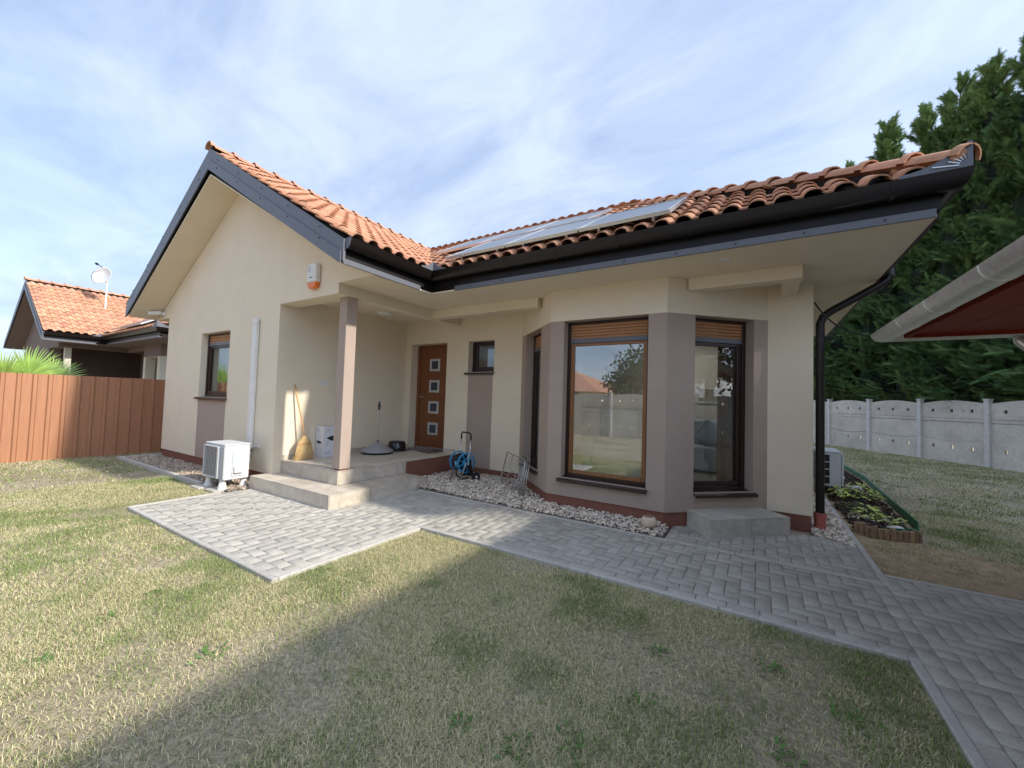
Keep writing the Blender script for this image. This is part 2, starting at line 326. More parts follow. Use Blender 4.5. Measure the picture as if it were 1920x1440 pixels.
def window(root, O, U, Nn, u0, u1, z0, z1, rec=.13, shut=.24, sash='oak', glass='glass', sill=(.04, .04), label=None, fw=.045, sw=.06):
    O, U, Nn = Vector(O), Vector(U).normalized(), Vector(Nn).normalized()
    def bx(mb, a, b, c, d, n0, n1): mb.obox(O + U * a + Z * c + Nn * n0, U * (b - a), Z * (d - c), Nn * (n1 - n0))
    n0, n1 = -rec - .07, -rec
    mb = MB(); bx(mb, u0, u0 + fw, z0, z1, n0, n1); bx(mb, u1 - fw, u1, z0, z1, n0, n1); bx(mb, u0 + fw, u1 - fw, z1 - .03, z1, n0, n1); bx(mb, u0 + fw, u1 - fw, z0, z0 + fw, n0, n1)
    W = mb.build('window', 'frame_dark', root, bev=.004)
    if label: W['label'] = label
    zt = z1 - .03
    if shut:
        zt = z1 - shut; n = max(3, int((shut - .05) / .04)); p = (shut - .05) / n
        for k in range(n):
            zc = z1 - .03 - p * (k + 1); sec = [(0, 0), (.010, .004), (.016, p * .5), (.010, p - .006), (0, p - .003)]
            m = MB(); m.prism([O + U * (u0 + fw) + Z * (zc + b) + Nn * (-rec - .03 + a) for a, b in sec], U * (u1 - u0 - 2 * fw)); m.build('shutter_slat', 'shutter', W)
        m = MB(); bx(m, u0 + fw, u1 - fw, zt - .035, zt + .024, -rec - .045, -rec - .008); m.build('shutter_rail', 'fascia_grey', W, bev=.003); zt -= .037
    a, b, c, d = u0 + fw, u1 - fw, z0 + fw, zt
    m = MB(); q0, q1 = -rec - .062, -rec - .018
    bx(m, a, a + sw, c, d, q0, q1); bx(m, b - sw, b, c, d, q0, q1); bx(m, a + sw, b - sw, c, c + sw, q0, q1); bx(m, a + sw, b - sw, d - sw * .7, d, q0, q1); m.build('sash', sash, W, bev=.005)
    m = MB(); bx(m, a + sw - .004, b - sw + .004, c + sw - .004, d - sw * .7 + .004, -rec - .048, -rec - .042); m.build('pane', glass, W)
    if sill:
        l, r = sill; sec = [(-rec - .02, .022), (.05, -.012), (.052, -.045), (.044, -.045), (.042, -.022), (-rec - .02, .008)]
        m = MB(); m.prism([O + U * (u0 - l) + Z * (z0 - .004 + b) + Nn * a for a, b in sec], U * (u1 - u0 + l + r)); m.build('sill', 'frame_dark', W)
    return W
# ---- roof tile and ridge tile meshes (local: x along the eave, y upslope, z normal)
def tile_mesh():
    W_, Ln, th = .205, .40, .013; pr = [(-.005, .011), (.018, .0), (.065, .0)]
    for k in range(9):
        a = math.pi * (1 - k / 8); pr.append((.138 + .069 * math.cos(a), .004 + .047 * math.sin(a)))
    pr[-1] = (.214, .012); n = len(pr); vs = []
    for y, lift in ((0, .030), (Ln, .0)):
        vs += [(x, y, z + lift + th) for x, z in pr]; vs += [(x, y, z + lift) for x, z in pr]
    fs = []
    for i in range(n - 1):
        fs.append((i, i + 1, 2 * n + i + 1, 2 * n + i)); fs.append((n + i, i + n + n * 2, n + i + 1 + 2 * n, n + i + 1)); fs.append((i, n + i, n + i + 1, i + 1))
    fs.append((0, 2 * n, 3 * n, n)); fs.append((n - 1, 2 * n - 1, 4 * n - 1, 3 * n - 1))
    return vs, fs
TILE = tile_mesh()
def ridge_mesh():
    vs = []; fs = []; prof = [(0, .117, .012), (.055, .117, .012), (.065, .104, -.002), (.36, .094, -.005)]; n = 9
    for y, r, dz in prof:
        for th in (0, .013):
            for j in range(n):
                a = math.pi * j / (n - 1); vs.append((-(r - th) * math.cos(a), y, (r - th) * math.sin(a) * .82 + dz))
    for i in range(len(prof) - 1):
        for j in range(n - 1):
            k = i * 2 * n; fs.append((k + j, k + j + 1, k + 2 * n + j + 1, k + 2 * n + j)); fs.append((k + n + j, k + 3 * n + j, k + 3 * n + j + 1, k + n + j + 1))
    for j in range(n - 1): fs.append((j, n + j, n + j + 1, j + 1)); k = 6 * n; fs.append((k + j, k + j + 1, k + n + j + 1, k + n + j))
    return vs, fs
RIDGE = ridge_mesh()
def slope_tiles():
    """(matrix, plan centre) of every tile on the four visible slopes, local house coordinates"""
    res = []; ex = .34; W_ = .205
    def fill(o, U, V, Nn, ulen, vlen, ok, vis):
        o, U, V, Nn = map(Vector, (o, U, V, Nn)); nr = int(vlen / ex + .6); nc = int(ulen / W_)
        for r in range(nr):
            for c in range(nc):
                p = o + U * (c * W_ + .01) + V * (r * ex) + Nn * .0; ce = p + U * .12 + V * .17
                if ok(ce):
                    M = Matrix(((U.x, V.x, Nn.x, p.x), (U.y, V.y, Nn.y, p.y), (U.z, V.z, Nn.z, p.z), (0, 0, 0, 1))); res.append((M, ce, vis))
    gx = xG - xa
    def ok_g(p):
        d = xG - p.x; return not (d < rW and yW + d - .02 < p.y < 7.2 - d)
    fill((xG, -.50, zE), (0, 1, 0), (-CO, 0, SI), (SI, 0, CO), 9.4, gx / CO - .1, ok_g, True)
    fill((xa - gx, 8.9, zE), (0, -1, 0), (CO, 0, SI), (-SI, 0, CO), 9.4, gx / CO - .1, lambda p: True, False)
    def ok_w(p): d = p.y - yW; return xG - d - .02 < p.x < xH - d - .10
    fill((xG - 3.2, yW, zE), (1, 0, 0), (0, CO, SI), (0, -SI, CO), 8.6, rW / CO - .1, ok_w, True)
    def ok_b(p): d = 7.2 - p.y; return xG - d < p.x < xH - d
    fill((xH, 7.2, zE), (-1, 0, 0), (0, -CO, SI), (0, SI, CO), 8.6, rW / CO - .1, ok_b, False)
    def ok_r(p): d = xH - p.x; return yW + d + .1 < p.y < 7.2 - d - .1
    fill((xH, yW, zE), (0, 1, 0), (-CO, 0, SI), (SI, 0, CO), 6.4, rW / CO - .1, ok_r, False)
    return res
def ridges():
    res = []
    def run(a, b, flip=False):
        a, b = Vector(a), Vector(b); n = max(1, round((b - a).length / .335)); d = (b - a).normalized(); nn = Z - d * d.dot(Z); nn.normalize(); u = d.cross(nn)
        for i in range(n):
            p = a + (b - a) * (i / n); res.append((Matrix(((u.x, d.x, nn.x, p.x), (u.y, d.y, nn.y, p.y), (u.z, d.z, nn.z, p.z), (0, 0, 0, 1))), p))
    zg = zE + TS * (xG - xa) + .035; zw = zE + TS * rW + .035
    run((xa, -.53, zg), (xa, 8.95, zg)); run((xG - rW, yW + rW, zw), (xH - rW + .1, yW + rW, zw))
    run((xH + .02, yW - .02, zE + .07), (xH - rW, yW + rW, zw)); run((xH, 7.2, zE + .07), (xH - rW, yW + rW + .02, zw))
    return res
def joined(tmpl, mats):
    tv = np.array(tmpl[0]); tf = np.array(tmpl[1]); n = len(tv); VV = []; FF = []
    for i, M in enumerate(mats):
        A = np.array(M); VV.append(tv @ A[:3, :3].T + A[:3, 3]); FF.append(tf + i * n)
    return np.concatenate(VV), np.concatenate(FF)
def px_size(p): # rough apparent size of a piece
    return 1 / max(.3, (Vector(p) - CAM).length)
def in_view(p):
    q = Vector(p) - CAM; d = q.dot(cF)
    return d > .1 and abs(q.dot(cR)) < d * 1.32 and abs(q.dot(cU)) < d * 1.0

def build_house(root, detail, pw, pbay, pcol, pin, ppan):
    """root at the house's own origin: front corner between gable wall and porch"""
    R0 = root
    # -- walls
    holes_g = [(-2.702 - xl, -1.57 - xl, 1.277, 2.4554)]
    mb = MB(); wall(mb, (xl, 0, 0), (1, 0, 0), (0, -1, 0), 0, -xl, zp, zl, holes_g, .30); mb.build('wall', pw, R0)
    mb = MB(); mb.prism([(xl, 0, zl), (xb, 0, zl), (xb, 0, zs), (xe - .02, 0, zs), (xa, 0, za), (xel + .02, 0, zs), (xl, 0, zs)], (0, .28, 0)); mb.build('gable_wall', pw, R0)
    mb = MB(); wall(mb, (0, .3, 0), (0, 1, 0), (1, 0, 0), 0, ym - .3, zp, zs, [], .3); mb.build('porch_wall', pin, R0)
    mb = MB(); wall(mb, (0, ym, 0), (1, 0, 0), (0, -1, 0), -.3, B1 + .12, zp, zs, [(.162, 1.117, zp, zd), (1.6406, 2.2234, 1.8834, 2.4563)], .3); mb.build('front_wall', pw, R0)
    mb = MB(); wall(mb, (0, ym, 0), (1, 0, 0), (0, -1, 0), B4 - .12, xr, zp, zs, [], .3); mb.build('corner_wall', pw, R0)
    mb = MB(); wall(mb, (xr, ym + .3, 0), (0, 1, 0), (1, 0, 0), 0, yBw - ym - .3, zp, zs, [(.25, 3.0, .36, 2.46)], .3); mb.build('side_wall', pw, R0)  # side wall opening added so daylight reaches the bay room
    mb = MB(); wall(mb, (xl, .3, 0), (0, 1, 0), (-1, 0, 0), 0, yBg - .3, zp, zs, [], .3); wall(mb, (xl, yBg, 0), (1, 0, 0), (0, 1, 0), .3, -xl, zp, zs, [], .3)
    wall(mb, (0, yBw, 0), (1, 0, 0), (0, 1, 0), 0, xr - .3, zp, zs, [], .3); wall(mb, (0, yBw, 0), (0, 1, 0), (1, 0, 0), 0, yBg - yBw, zp, zs, [], .3); mb.build('back_wall', pw, R0)
    F = [((B1, ym, 0), (B2 - B1, yb - ym, 0), [(.217, .98, .38, zb - .012)]), ((B2, yb, 0), (B3 - B2, 0, 0), [(.205, 1.30, .40, zb - .004)]), ((B3, yb, 0), (B4 - B3, ym - yb, 0), [(.37, 1.178, .38, zb - .008)])]
    mbl = MB(); mbu = MB()
    for O, U, H in F:
        U = Vector(U); ln = U.length; nn = Vector((U.y, -U.x, 0)).normalized()
        wall(mbl, O, U, nn, 0, ln, zp, zb, H, .26); wall(mbu, O, U, nn, 0, ln, zb, zs, [], .26)
    mbl.build('bay_wall', pbay, R0); mbu.build('bay_band', pw, R0)
    # -- plinth
    sec = [(-.018, -.08), (-.018, zp + .001), (-.2, zp + .001), (-.2, -.08)]
    mb = MB(); mb.sweep(sec, [(xl, yBg), (xl, 0), (0, 0), (0, ym), (B1, ym), (B2, yb), (B3, yb), (B4, ym), (xr, ym), (xr, yBw)]); mb.build('plinth', 'plinth', R0)
    # -- brown panels under the two small windows
    for (a, b, y, zt) in ((-2.69, -1.60, 0, 1.262), (1.655, 2.205, ym, 1.868)):
        mb = MB(); mb.box(a, b, y - .005, y + .01, zp - .001, zt); mb.build('wall_panel', ppan, R0)
    # -- beams and column
    mb = MB(); mb.box(xb - .165, xb, .281, ym - .001, zl, zs - .002); mb.build('beam', pw, R0)
    mb = MB(); mb.box(xb + .001, B2 - .30, 1.79, 1.95, zl + .001, zs - .002); mb.build('beam', pw, R0)
    mb = MB(); mb.prism([(B3 + .2, 1.78, zl + .002), (6.59, 1.78, zl + .002), (6.59, ym - .001, zl + .002), (6.43, ym - .001, zl + .002), (6.43, 1.93, zl + .002), (B3 + .3, 1.93, zl + .002)], (0, 0, zs - zl - .004)); mb.build('beam', pw, R0)
    mb = MB(); mb.box(1.244, 1.409, .158, .323, zf + .02, zl - .001); c = mb.build('column', pcol, R0, bev=.004)
    m = MB(); m.box(1.262, 1.392, .178, .306, zf - .02, zf + .02); m.build('column_foot', 'plinth', c)
    # -- soffits
    mb = MB()
    for (a, b, c_, d_) in ((0, xe, .281, ym), (xe, xR, ye, ym), (xr, xR, ym, yBw + .6), (xel, xl, .281, yBg)): mb.box(a, b, c_, d_, zs, zs + .02)
    mb.build('soffit', pw, R0)
    mb = MB(); k = .03
    for s in (-1, 1):
        x1 = xe if s > 0 else xel
        mb.prism([(xa, -oh, za), (xa, -.001, za), (x1, -.001, zs), (x1, -oh, zs)], (0, 0, .02))
    mb.build('gable_soffit', pw, R0)
    # -- fascias
    zt = zE + TS * (xG - xa)
    mb = MB(); T_ = [(xe + .06, 3.13), (xa, zt + .02), (xel - .06, 3.13)]; h = .255
    mb.prism([(xe + .06, -.500, 3.16), (xa, -.500, zt + .035), (xel - .06, -.500, 3.16), (xel - .06, -.500, 3.16 - h), (xa, -.500, zt + .035 - h - .04), (xe + .06, -.500, 3.16 - h)], (0, .03, 0)); rk = mb.build('rake_fascia', 'fascia_grey', R0)
    m = MB(); q = .115
    m.prism([(xe + .03, -.514, 3.16 - h + q), (xa, -.514, zt - h + q), (xel - .03, -.514, 3.16 - h + q), (xel - .03, -.514, 3.16 - h - .03), (xa, -.514, zt - h - .06), (xe + .03, -.514, 3.16 - h - .03)], (0, .0135, 0)); m.build('lower_board', 'fascia_grey', rk)
    if detail:
        for s in (1, -1):
            for i in range(5):
                for dz in (-.10, -.24):
                    f = .09 + .2 * i; x = xa + s * (xe - xa) * f; z = zt - TS * abs(x - xa) + dz + .03
                    m = MB(); m.lathe((x, -.512, z), [(.011, 0), (.011, .008)], 8, (0, -1, 0)); m.build('screw', 'black_plastic', rk)
    chain = [(xe, -oh), (xe, ye), (xR, ye), (xR, 7.0)]; chl = [(xel, yBg), (xel, -oh)]
    fas = MB(); st = MB(); gt = MB()
    fsec = [(0, 2.945), (.02, 2.945), (.02, 3.16), (0, 3.16)]; ssec = [(.004, 2.888), (.030, 2.888), (.030, 2.95), (.004, 2.95)]
    go = [(.082 + .068 * math.cos(a), 3.165 + .12 * math.sin(a)) for a in np.linspace(0, -math.pi, 11)]; gi = [(.082 + .063 * math.cos(a), 3.166 + .115 * math.sin(a)) for a in np.linspace(-math.pi, 0, 11)]
    go[0] = (.158, 3.172); go.insert(0, (.146, 3.178))
    fas.sweep(fsec, chain); gt.sweep(go + gi, chain)
    fl = MB(); fl.sweep(fsec, chl); fl.build('eave_fascia', 'fascia_dark', R0); gl = MB(); gl.sweep(go + gi, chl); gl.build('gutter', 'gutter_brown', R0, smooth=True, auto=40)
    st.sweep(ssec, [(xe, -oh), (xe, .74)]); fas.build('eave_fascia', 'fascia_dark', R0)
    st2 = MB(); st2.sweep(ssec, [(2.62, ye), (xR - .01, ye)]); 
    st.build('eave_strip', 'fascia_grey', R0); s2 = st2.build('eave_strip', 'fascia_grey', R0)
    st3 = MB(); st3.sweep([(.004, 2.888), (.026, 2.888), (.026, 2.95), (.004, 2.95)], [(xR, ye + .05), (xR, 7.0)]); st3.build('eave_strip', 'fascia_dark', R0)
    g = gt.build('gutter', 'gutter_brown', R0, smooth=True, auto=40)
    if detail:
        for i in range(7):
            x = 2.75 + i * .72; m = MB(); sec = [(o * 1.0 + (.004 if o > .08 else -.004), z - .003) for o, z in go] + [(o, z) for o, z in go[::-1]]
            m.sweep(sec, [(x, ye), (x + .028, ye)]); m.build('gutter_bracket', 'gutter_brown', g)
        for i in range(9):
            x = 2.9 + i * .52; m = MB(); m.lathe((x, ye - .030, 2.919), [(.009, 0), (.009, .005)], 8, (0, -1, 0)); m.build('screw', 'black_plastic', s2)
    mb = MB()  # end cap of the gable side gutter
    mb.prism([(xe + o, -oh - .004, z) for o, z in go], (0, .006, 0)); mb.build('gutter_cap', 'fascia_grey', g)
    # corner fins
    def fin(pts, ext, name='corner_fin'):
        m = MB(); m.prism(pts, ext); return m.build(name, 'fascia_grey', g)
    gx, gy = xR + .152, ye - .152
    cur = [(0, 0), (0, .19), (-.03, .19)] + [(-.03 - .36 * t, .03 + .155 * (1 - t) ** 2.0) for t in np.linspace(.06, 1, 7)] + [(-.40, 0)]
    f1 = fin([(gx + a, gy, 3.17 + b) for a, b in cur], (0, .006, 0)); fin([(gx, gy - a, 3.17 + b) for a, b in cur], (-.006, 0, 0))
    if detail:
        for k in range(6):
            a = math.radians(172 - 16 * k); m = MB(); p = Vector((gx - .03, gy - .003, 3.185)); dvec = Vector((math.cos(a), 0, math.sin(a)))
            l0, l1 = .05, (.20 if k == 0 else .115 + .0 * k); l1 = min(l1, .19); m.obox(p + dvec * l0 + Vector((0, 0, -.004)), dvec * (l1 - l0), (0, -.005, 0), (0, 0, .008)); m.build('fin_rib', 'alu', f1)
    vx, vy = xe + .152, ye - .152
    cur2 = [(0, 0), (0, .12)] + [(.02 + .2 * t, .02 + .1 * (1 - t) ** 2) for t in np.linspace(0, 1, 6)] + [(.22, 0)]
    fin([(vx + a, vy, 3.168 + b) for a, b in cur2], (0, .006, 0)); fin([(vx, vy - a, 3.168 + b) for a, b in cur2], (.006, 0, 0))
    # -- roof deck and tiles
    zw = zE + TS * rW; dd_ = -.012
    mb = MB()
    def face(*p): mb.add([(a, b, c + dd_) for a, b, c in p], [tuple(range(len(p)))])
    xg2 = 2 * xa - xG
    face((xG - .03, -.49, zE + .017), (xa, -.49, zt), (xa, 9, zt), (xG - rW, 9, zw), (xG - rW, yW + rW, zw), (xG - .03, yW, zE + .017))
    face((xG - rW, 9, zw), (xG - rW, 7.2 - rW, zw), (xG - .03, 7.2, zE), (xG - .03, 9, zE))
    face((xg2, -.49, zE), (xg2, 9, zE), (xa, 9, zt), (xa, -.49, zt))
    face((xG - .03, yW, zE), (xH - .03, yW, zE), (xH - rW, yW + rW, zw), (xG - rW, yW + rW, zw))
    face((xH - .03, yW, zE), (xH - .03, 7.2, zE), (xH - rW, yW + rW, zw)); face((xH - .03, 7.2, zE), (xG - .03, 7.2, zE), (xG - rW, yW + rW, zw), (xH - rW, yW + rW, zw))
    roof = mb.build('roof', 'underlay', R0)
    mb = MB()
    for s in (0, 1):
        a = Vector((xG - .06, yW - .05, zE - .01)); b = Vector((xG - rW, yW + rW, zw + .0)); off = Vector((.09, .09, .055)) if s else Vector((-.09, -.09, .055))
        sd_ = Vector((1, 0, 0)) * .12 if s else Vector((0, -1, 0)) * .12
        mb.add([a + Z * .012, b + Z * .012, b + sd_ + Z * .05, a + sd_ + Z * .05], [(0, 1, 2, 3)])
    mb.build('valley_flashing', 'fascia_grey', roof)
    T = slope_tiles(); Rg = ridges(); o0 = Vector(R0.location)
    tm = bpy.data.meshes.new('roof_tile'); tm.from_pydata(TILE[0], [], TILE[1]); tm.materials.append(MATS['tile']); tm.polygons.foreach_set('use_smooth', [len(p.vertices) == 4 and i % 3 == 0 for i, p in enumerate(tm.polygons)])
    rm = bpy.data.meshes.new('ridge_tile'); rm.from_pydata(RIDGE[0], [], RIDGE[1]); rm.materials.append(MATS['tile'])
    if detail:
        vis = sorted([t for t in T if t[2] and in_view(t[1] + o0)], key=lambda t: -px_size(t[1] + o0)); near = vis[:300]; ids = {id(t) for t in near}
        for t in near:
            j = Matrix.Rotation(random.gauss(0, .006), 4, 'Z') @ Matrix.Translation((random.gauss(0, .002), random.gauss(0, .004), 0)); linkcopy(tm, 'tile', roof, t[0] @ j)
        rest = [t[0] for t in T if id(t) not in ids]
        for M_, p in Rg: linkcopy(rm, 'ridge_tile', roof, M_ @ Matrix.Rotation(random.gauss(0, .012), 4, 'Z'))
    else:
        rest = [t[0] for t in T if t[2]]
        for M_, p in Rg[:28]: linkcopy(rm, 'ridge_tile', roof, M_)
    vv, ff = joined(TILE, rest); npmesh('tiles', vv, ff, 'tile_stuff', parent=roof, kind='stuff')
    hb = MB(); zg_, zw_ = zE + TS * (xG - xa), zE + TS * rW
    for a, b in (((xH - .03, yW + .03, zE), (xH - rW, yW + rW, zw_)), ((xG - rW, yW + rW, zw_), (xH - rW, yW + rW, zw_)), ((xa, -.48, zg_), (xa, 8.9, zg_)), ((xH - .03, 7.17, zE), (xH - rW, yW + rW, zw_))):
        a, b = Vector(a), Vector(b); d = (b - a).normalized(); sd2 = d.cross(Z).normalized() * .05; hb.prism([a - sd2 - Z * .05, a + sd2 - Z * .05, a + sd2 + Z * .07, a - sd2 + Z * .07], b - a)
    hb.build('ridge_batten', 'underlay', roof)
    # hip starter cap
    if detail:
        m = MB(); d = Vector((1, -1, -TS)).normalized(); m.lathe(Vector((xH + .0, yW - .0, zE + .085)) - d * .02, [(.098, -.03), (.100, .0), (.085, .03), (.055, .05), (.015, .058)], 14, d); m.build('hip_end_tile', 'tile', roof, smooth=True)
    return g
# ================================================================== the house
house = thing('house', (0, 0, 0), 'beige rendered bungalow with orange tiled roof, corner porch and brown bay window', 'house')
gutter = build_house(house, True, 'plaster', 'plaster_brown', 'plaster_brown', 'plaster', 'plaster_brown')
window(house, (xl, 0, 0), (1, 0, 0), (0, -1, 0), -2.702 - xl, -1.57 - xl, 1.277, 2.4554, rec=.10, shut=.19, sash='frame_dark', glass='glass_low', sill=(.05, .02))
window(house, (0, ym, 0), (1, 0, 0), (0, -1, 0), 1.6406, 2.2234, 1.8834, 2.4563, rec=.13, shut=0, sash='frame_dark', glass='glass_dark', sill=(.05, .02))
U1 = Vector((B2 - B1, yb - ym, 0)); U3 = Vector((B4 - B3, ym - yb, 0))
window(house, (B1, ym, 0), U1, (U1.y, -U1.x, 0), .217, .98, .38, zb - .012, sash='frame_dark', glass='glass_clear', sill=(.03, .03))
window(house, (B2, yb, 0), (1, 0, 0), (0, -1, 0), .205, 1.30, .40, zb - .004, shut=.25, sash='oak', glass='glass', sill=(.04, .02), fw=.04, sw=.05)
window(house, (B3, yb, 0), U3, (U3.y, -U3.x, 0), .37, 1.178, .38, zb - .008, shut=.25, sash='frame_dark', glass='glass_low', sill=(.0, .03))
window(house, (xr, ym + .3, 0), (0, 1, 0), (1, 0, 0), .25, 3.0, .36, 2.46, shut=.2, sash='frame_dark', glass='glass_low')  # unseen side window, added to brighten the room behind the bay
# -- door
dy_ = 2.77
mb = MB(); mb.box(.23, 1.05, dy_, dy_ + .05, zf + .03, zd - .055); door = mb.build('door', 'door_wood', house, bev=.004)
m = MB(); m.box(.163, .225, dy_ - .02, dy_ + .06, zf, zd - .002); m.box(1.055, 1.116, dy_ - .02, dy_ + .06, zf, zd - .002); m.box(.225, 1.055, dy_ - .02, dy_ + .06, zd - .05, zd - .002); m.build('door_frame', 'door_wood', door, bev=.006)
m = MB(); m.box(.225, 1.055, dy_ - .03, dy_ + .05, zf, zf + .028); m.build('threshold', 'alu', door)
for zc in (2.05, 1.62, 1.195, .765):
    m = MB(); a, b, c, d = .505, .775, zc - .125, zc + .125; q = .045
    m.box(a, a + q, dy_ - .018, dy_, c, d); m.box(b - q, b, dy_ - .018, dy_, c, d); m.box(a + q, b - q, dy_ - .018, dy_, c, c + q); m.box(a + q, b - q, dy_ - .018, dy_, d - q, d); m.build('inset_frame', 'alu', door, bev=.003)
    m = MB(); m.box(a + q, b - q, dy_ - .008, dy_ + .002, c + q, d - q); m.build('glass_inset', 'panel_glass', door)
for x_, zc in ((.985, 2.22), (.985, 1.75), (.985, 1.28), (.985, .80)):
    m = MB(); m.lathe((x_ + .045, dy_ - .022, zc - .045), [(.012, 0), (.012, .09)], 8); m.build('hinge', 'white_metal', door)
m = MB(); m.tube([(.285, dy_ - .002, 1.40), (.285, dy_ - .05, 1.40), (.39, dy_ - .05, 1.40)], .010, 8); m.build('handle', 'steel', door)
# -- porch platform and lower step, clad in stone tiles
def clad(root, name, core, rects, matl, g=.003, th=.012):
    """core: boxes; rects: (origin, u, v, normal, tile length u, tile length v)"""
    mb = MB()
    for b in core: mb.box(*b)
    P_ = mb.build(name, 'plinth', root)
    for o, u, v, n, lu, lv in rects:
        o, u, v, n = map(Vector, (o, u, v, n)); U_, V_ = u.normalized(), v.normalized()
        nu, nv = max(1, math.ceil(u.length / lu - .15)), max(1, math.ceil(v.length / lv - .15))
        for i in range(nu):
            for j in range(nv):
                a0, a1 = i * lu, (u.length if i == nu - 1 else (i + 1) * lu); c0, c1 = j * lv, (v.length if j == nv - 1 else (j + 1) * lv)
                m = MB(); m.obox(o + U_ * (a0 + g / 2) + V_ * (c0 + g / 2), U_ * (a1 - a0 - g), V_ * (c1 - c0 - g), n * th); m.build('tile', matl, P_, bev=.0015)
    return P_
h = .012
clad(house, 'porch_platform', [(0, xf - h, yf + h, ym, -.08, zf - h)], [
    ((0, yf, zf - h), (xf + .006, 0, 0), (0, ym - yf, 0), (0, 0, 1), .6, .6),
    ((0, yf + h, z1), (xf, 0, 0), (0, 0, zf - h - z1), (0, -1, 0), .6, .6),
    ((xf - h, yf + h, z1), (0, 1.35 - yf - h, 0), (0, 0, zf - h - z1), (1, 0, 0), .6, .6)], 'stone_tile')
x3, x2, y2, y4 = -.0913, 1.82, -.2544, 1.345
clad(house, 'porch_step', [(x3 + h, x2 - h, y2 + h, yf + .005, -.08, z1 - h), (xf - h, x2 - h, yf + .006, y4 - .002, -.08, z1 - h - .001)], [
    ((x3, y2, z1 - h), (x2 - x3, 0, 0), (0, yf + h - y2, 0), (0, 0, 1), .6, .6), ((xf, yf + h, z1 - h), (x2 - xf, 0, 0), (0, y4 - yf - h, 0), (0, 0, 1), .6, .6),
    ((x3, y2 + h, -.02), (x2 - x3, 0, 0), (0, 0, z1 - h + .02), (0, -1, 0), .6, .6), ((x2 - h, y2 + h, -.02), (0, y4 - y2 - h, 0), (0, 0, z1 - h + .02), (1, 0, 0), .6, .6),
    ((x3 + h, y2 + h, -.02), (0, -y2 - h, 0), (0, 0, z1 - h + .02), (-1, 0, 0), .6, .6)], 'stone_tile')
for (a, b, y, n) in ((0.002, .16, ym, 0), (1.118, xf + .3, ym, 0)):
    m = MB(); m.box(a, min(b, xf), y - .010, y - .0005, zf + .001, zf + .075); m.build('skirting', 'stone_tile', house)
m = MB(); m.box(.0005, .010, yf + .02, ym - .011, zf + .001, zf + .075); m.build('skirting', 'stone_tile', house)
# -- recessed lights and porch lamp, conduit, downpipe
for (x, y) in ((5.93, 1.294), (7.08, 3.75), (2.94, 1.244)):
    m = MB(); m.lathe((x, y, zs), [(.052, 0), (.052, -.006), (.040, -.009)], 20); s_ = m.build('soffit_light', 'white_plastic', house, smooth=False)
m = MB(); m.lathe((.513, 1.55, zs), [(.13, 0), (.13, -.03), (.115, -.045), (.06, -.055)], 28); m.build('porch_lamp', 'lens_white', house, smooth=True, auto=40)
m = MB(); px_, pz = 6.83, 2.70
m.tube([(7.445, pz + .05, 3.06), (7.445, pz + .05, 2.93), (7.43, pz + .05, 2.88), (7.38, pz + .04, 2.835), (6.93, pz + .01, 2.56), (6.86, pz, 2.50), (px_, pz, 2.42), (px_, pz, .19)], .045, 14)
dp = m.build('downpipe', 'gutter_brown', house, smooth=True, auto=45)
m = MB(); m.lathe((7.445, pz + .05, 2.92), [(.06, 0), (.06, .16)], 14); m.build('outlet', 'gutter_brown', dp, smooth=True, auto=40)
for zc in (2.2, .42):
    m = MB(); m.lathe((px_, pz, zc), [(.052, 0), (.052, .03)], 14); m.build('pipe_clip', 'gutter_brown', dp, smooth=True, auto=40)
m = MB(); m.lathe((px_, pz, -.03), [(.056, 0), (.056, .17), (.063, .17), (.063, .225)], 18); m.build('pipe_boot', 'red_pipe', dp, smooth=True, auto=40)
m = MB(); cx = -.628
m.obox((cx - .06, -.062, .52), (.12, 0, 0), (0, .06, 0), (0, 0, 1.97)); cv = m.build('pipe_cover', 'white_plastic', house, bev=.012)
m = MB(); m.obox((cx - .068, -.07, 2.47), (.136, 0, 0), (0, .068, 0), (0, 0, .10)); m.build('cover_end', 'white_plastic', cv, bev=.02)
m = MB(); m.obox((cx - .064, -.066, .50), (.128, 0, 0), (0, .064, 0), (0, 0, .03)); m.build('cover_end', 'white_plastic', cv, bev=.004)
for dx_, r_ in ((-.022, .02), (.022, .024)):
    m = MB(); m.tube([(cx + dx_, -.035, .52), (cx + dx_, -.04, .40), (cx + dx_ + .03, -.06, .30), (cx + .12 + dx_, -.13, .235), (cx + .16, -.22, .225 + dx_), (cx + .30, -.30, .23 + dx_ * 1.4), (-.172, -.33, .26 + dx_ * 1.6)], r_, 10); m.build('pipe', 'white_plastic', cv, smooth=True)
m = MB(); m.box(cx + .07, cx + .27, -.03, -.012, .535, .555); m.build('pipe', 'white_plastic', cv)
for i, x in enumerate((.724, .812)):
    pass
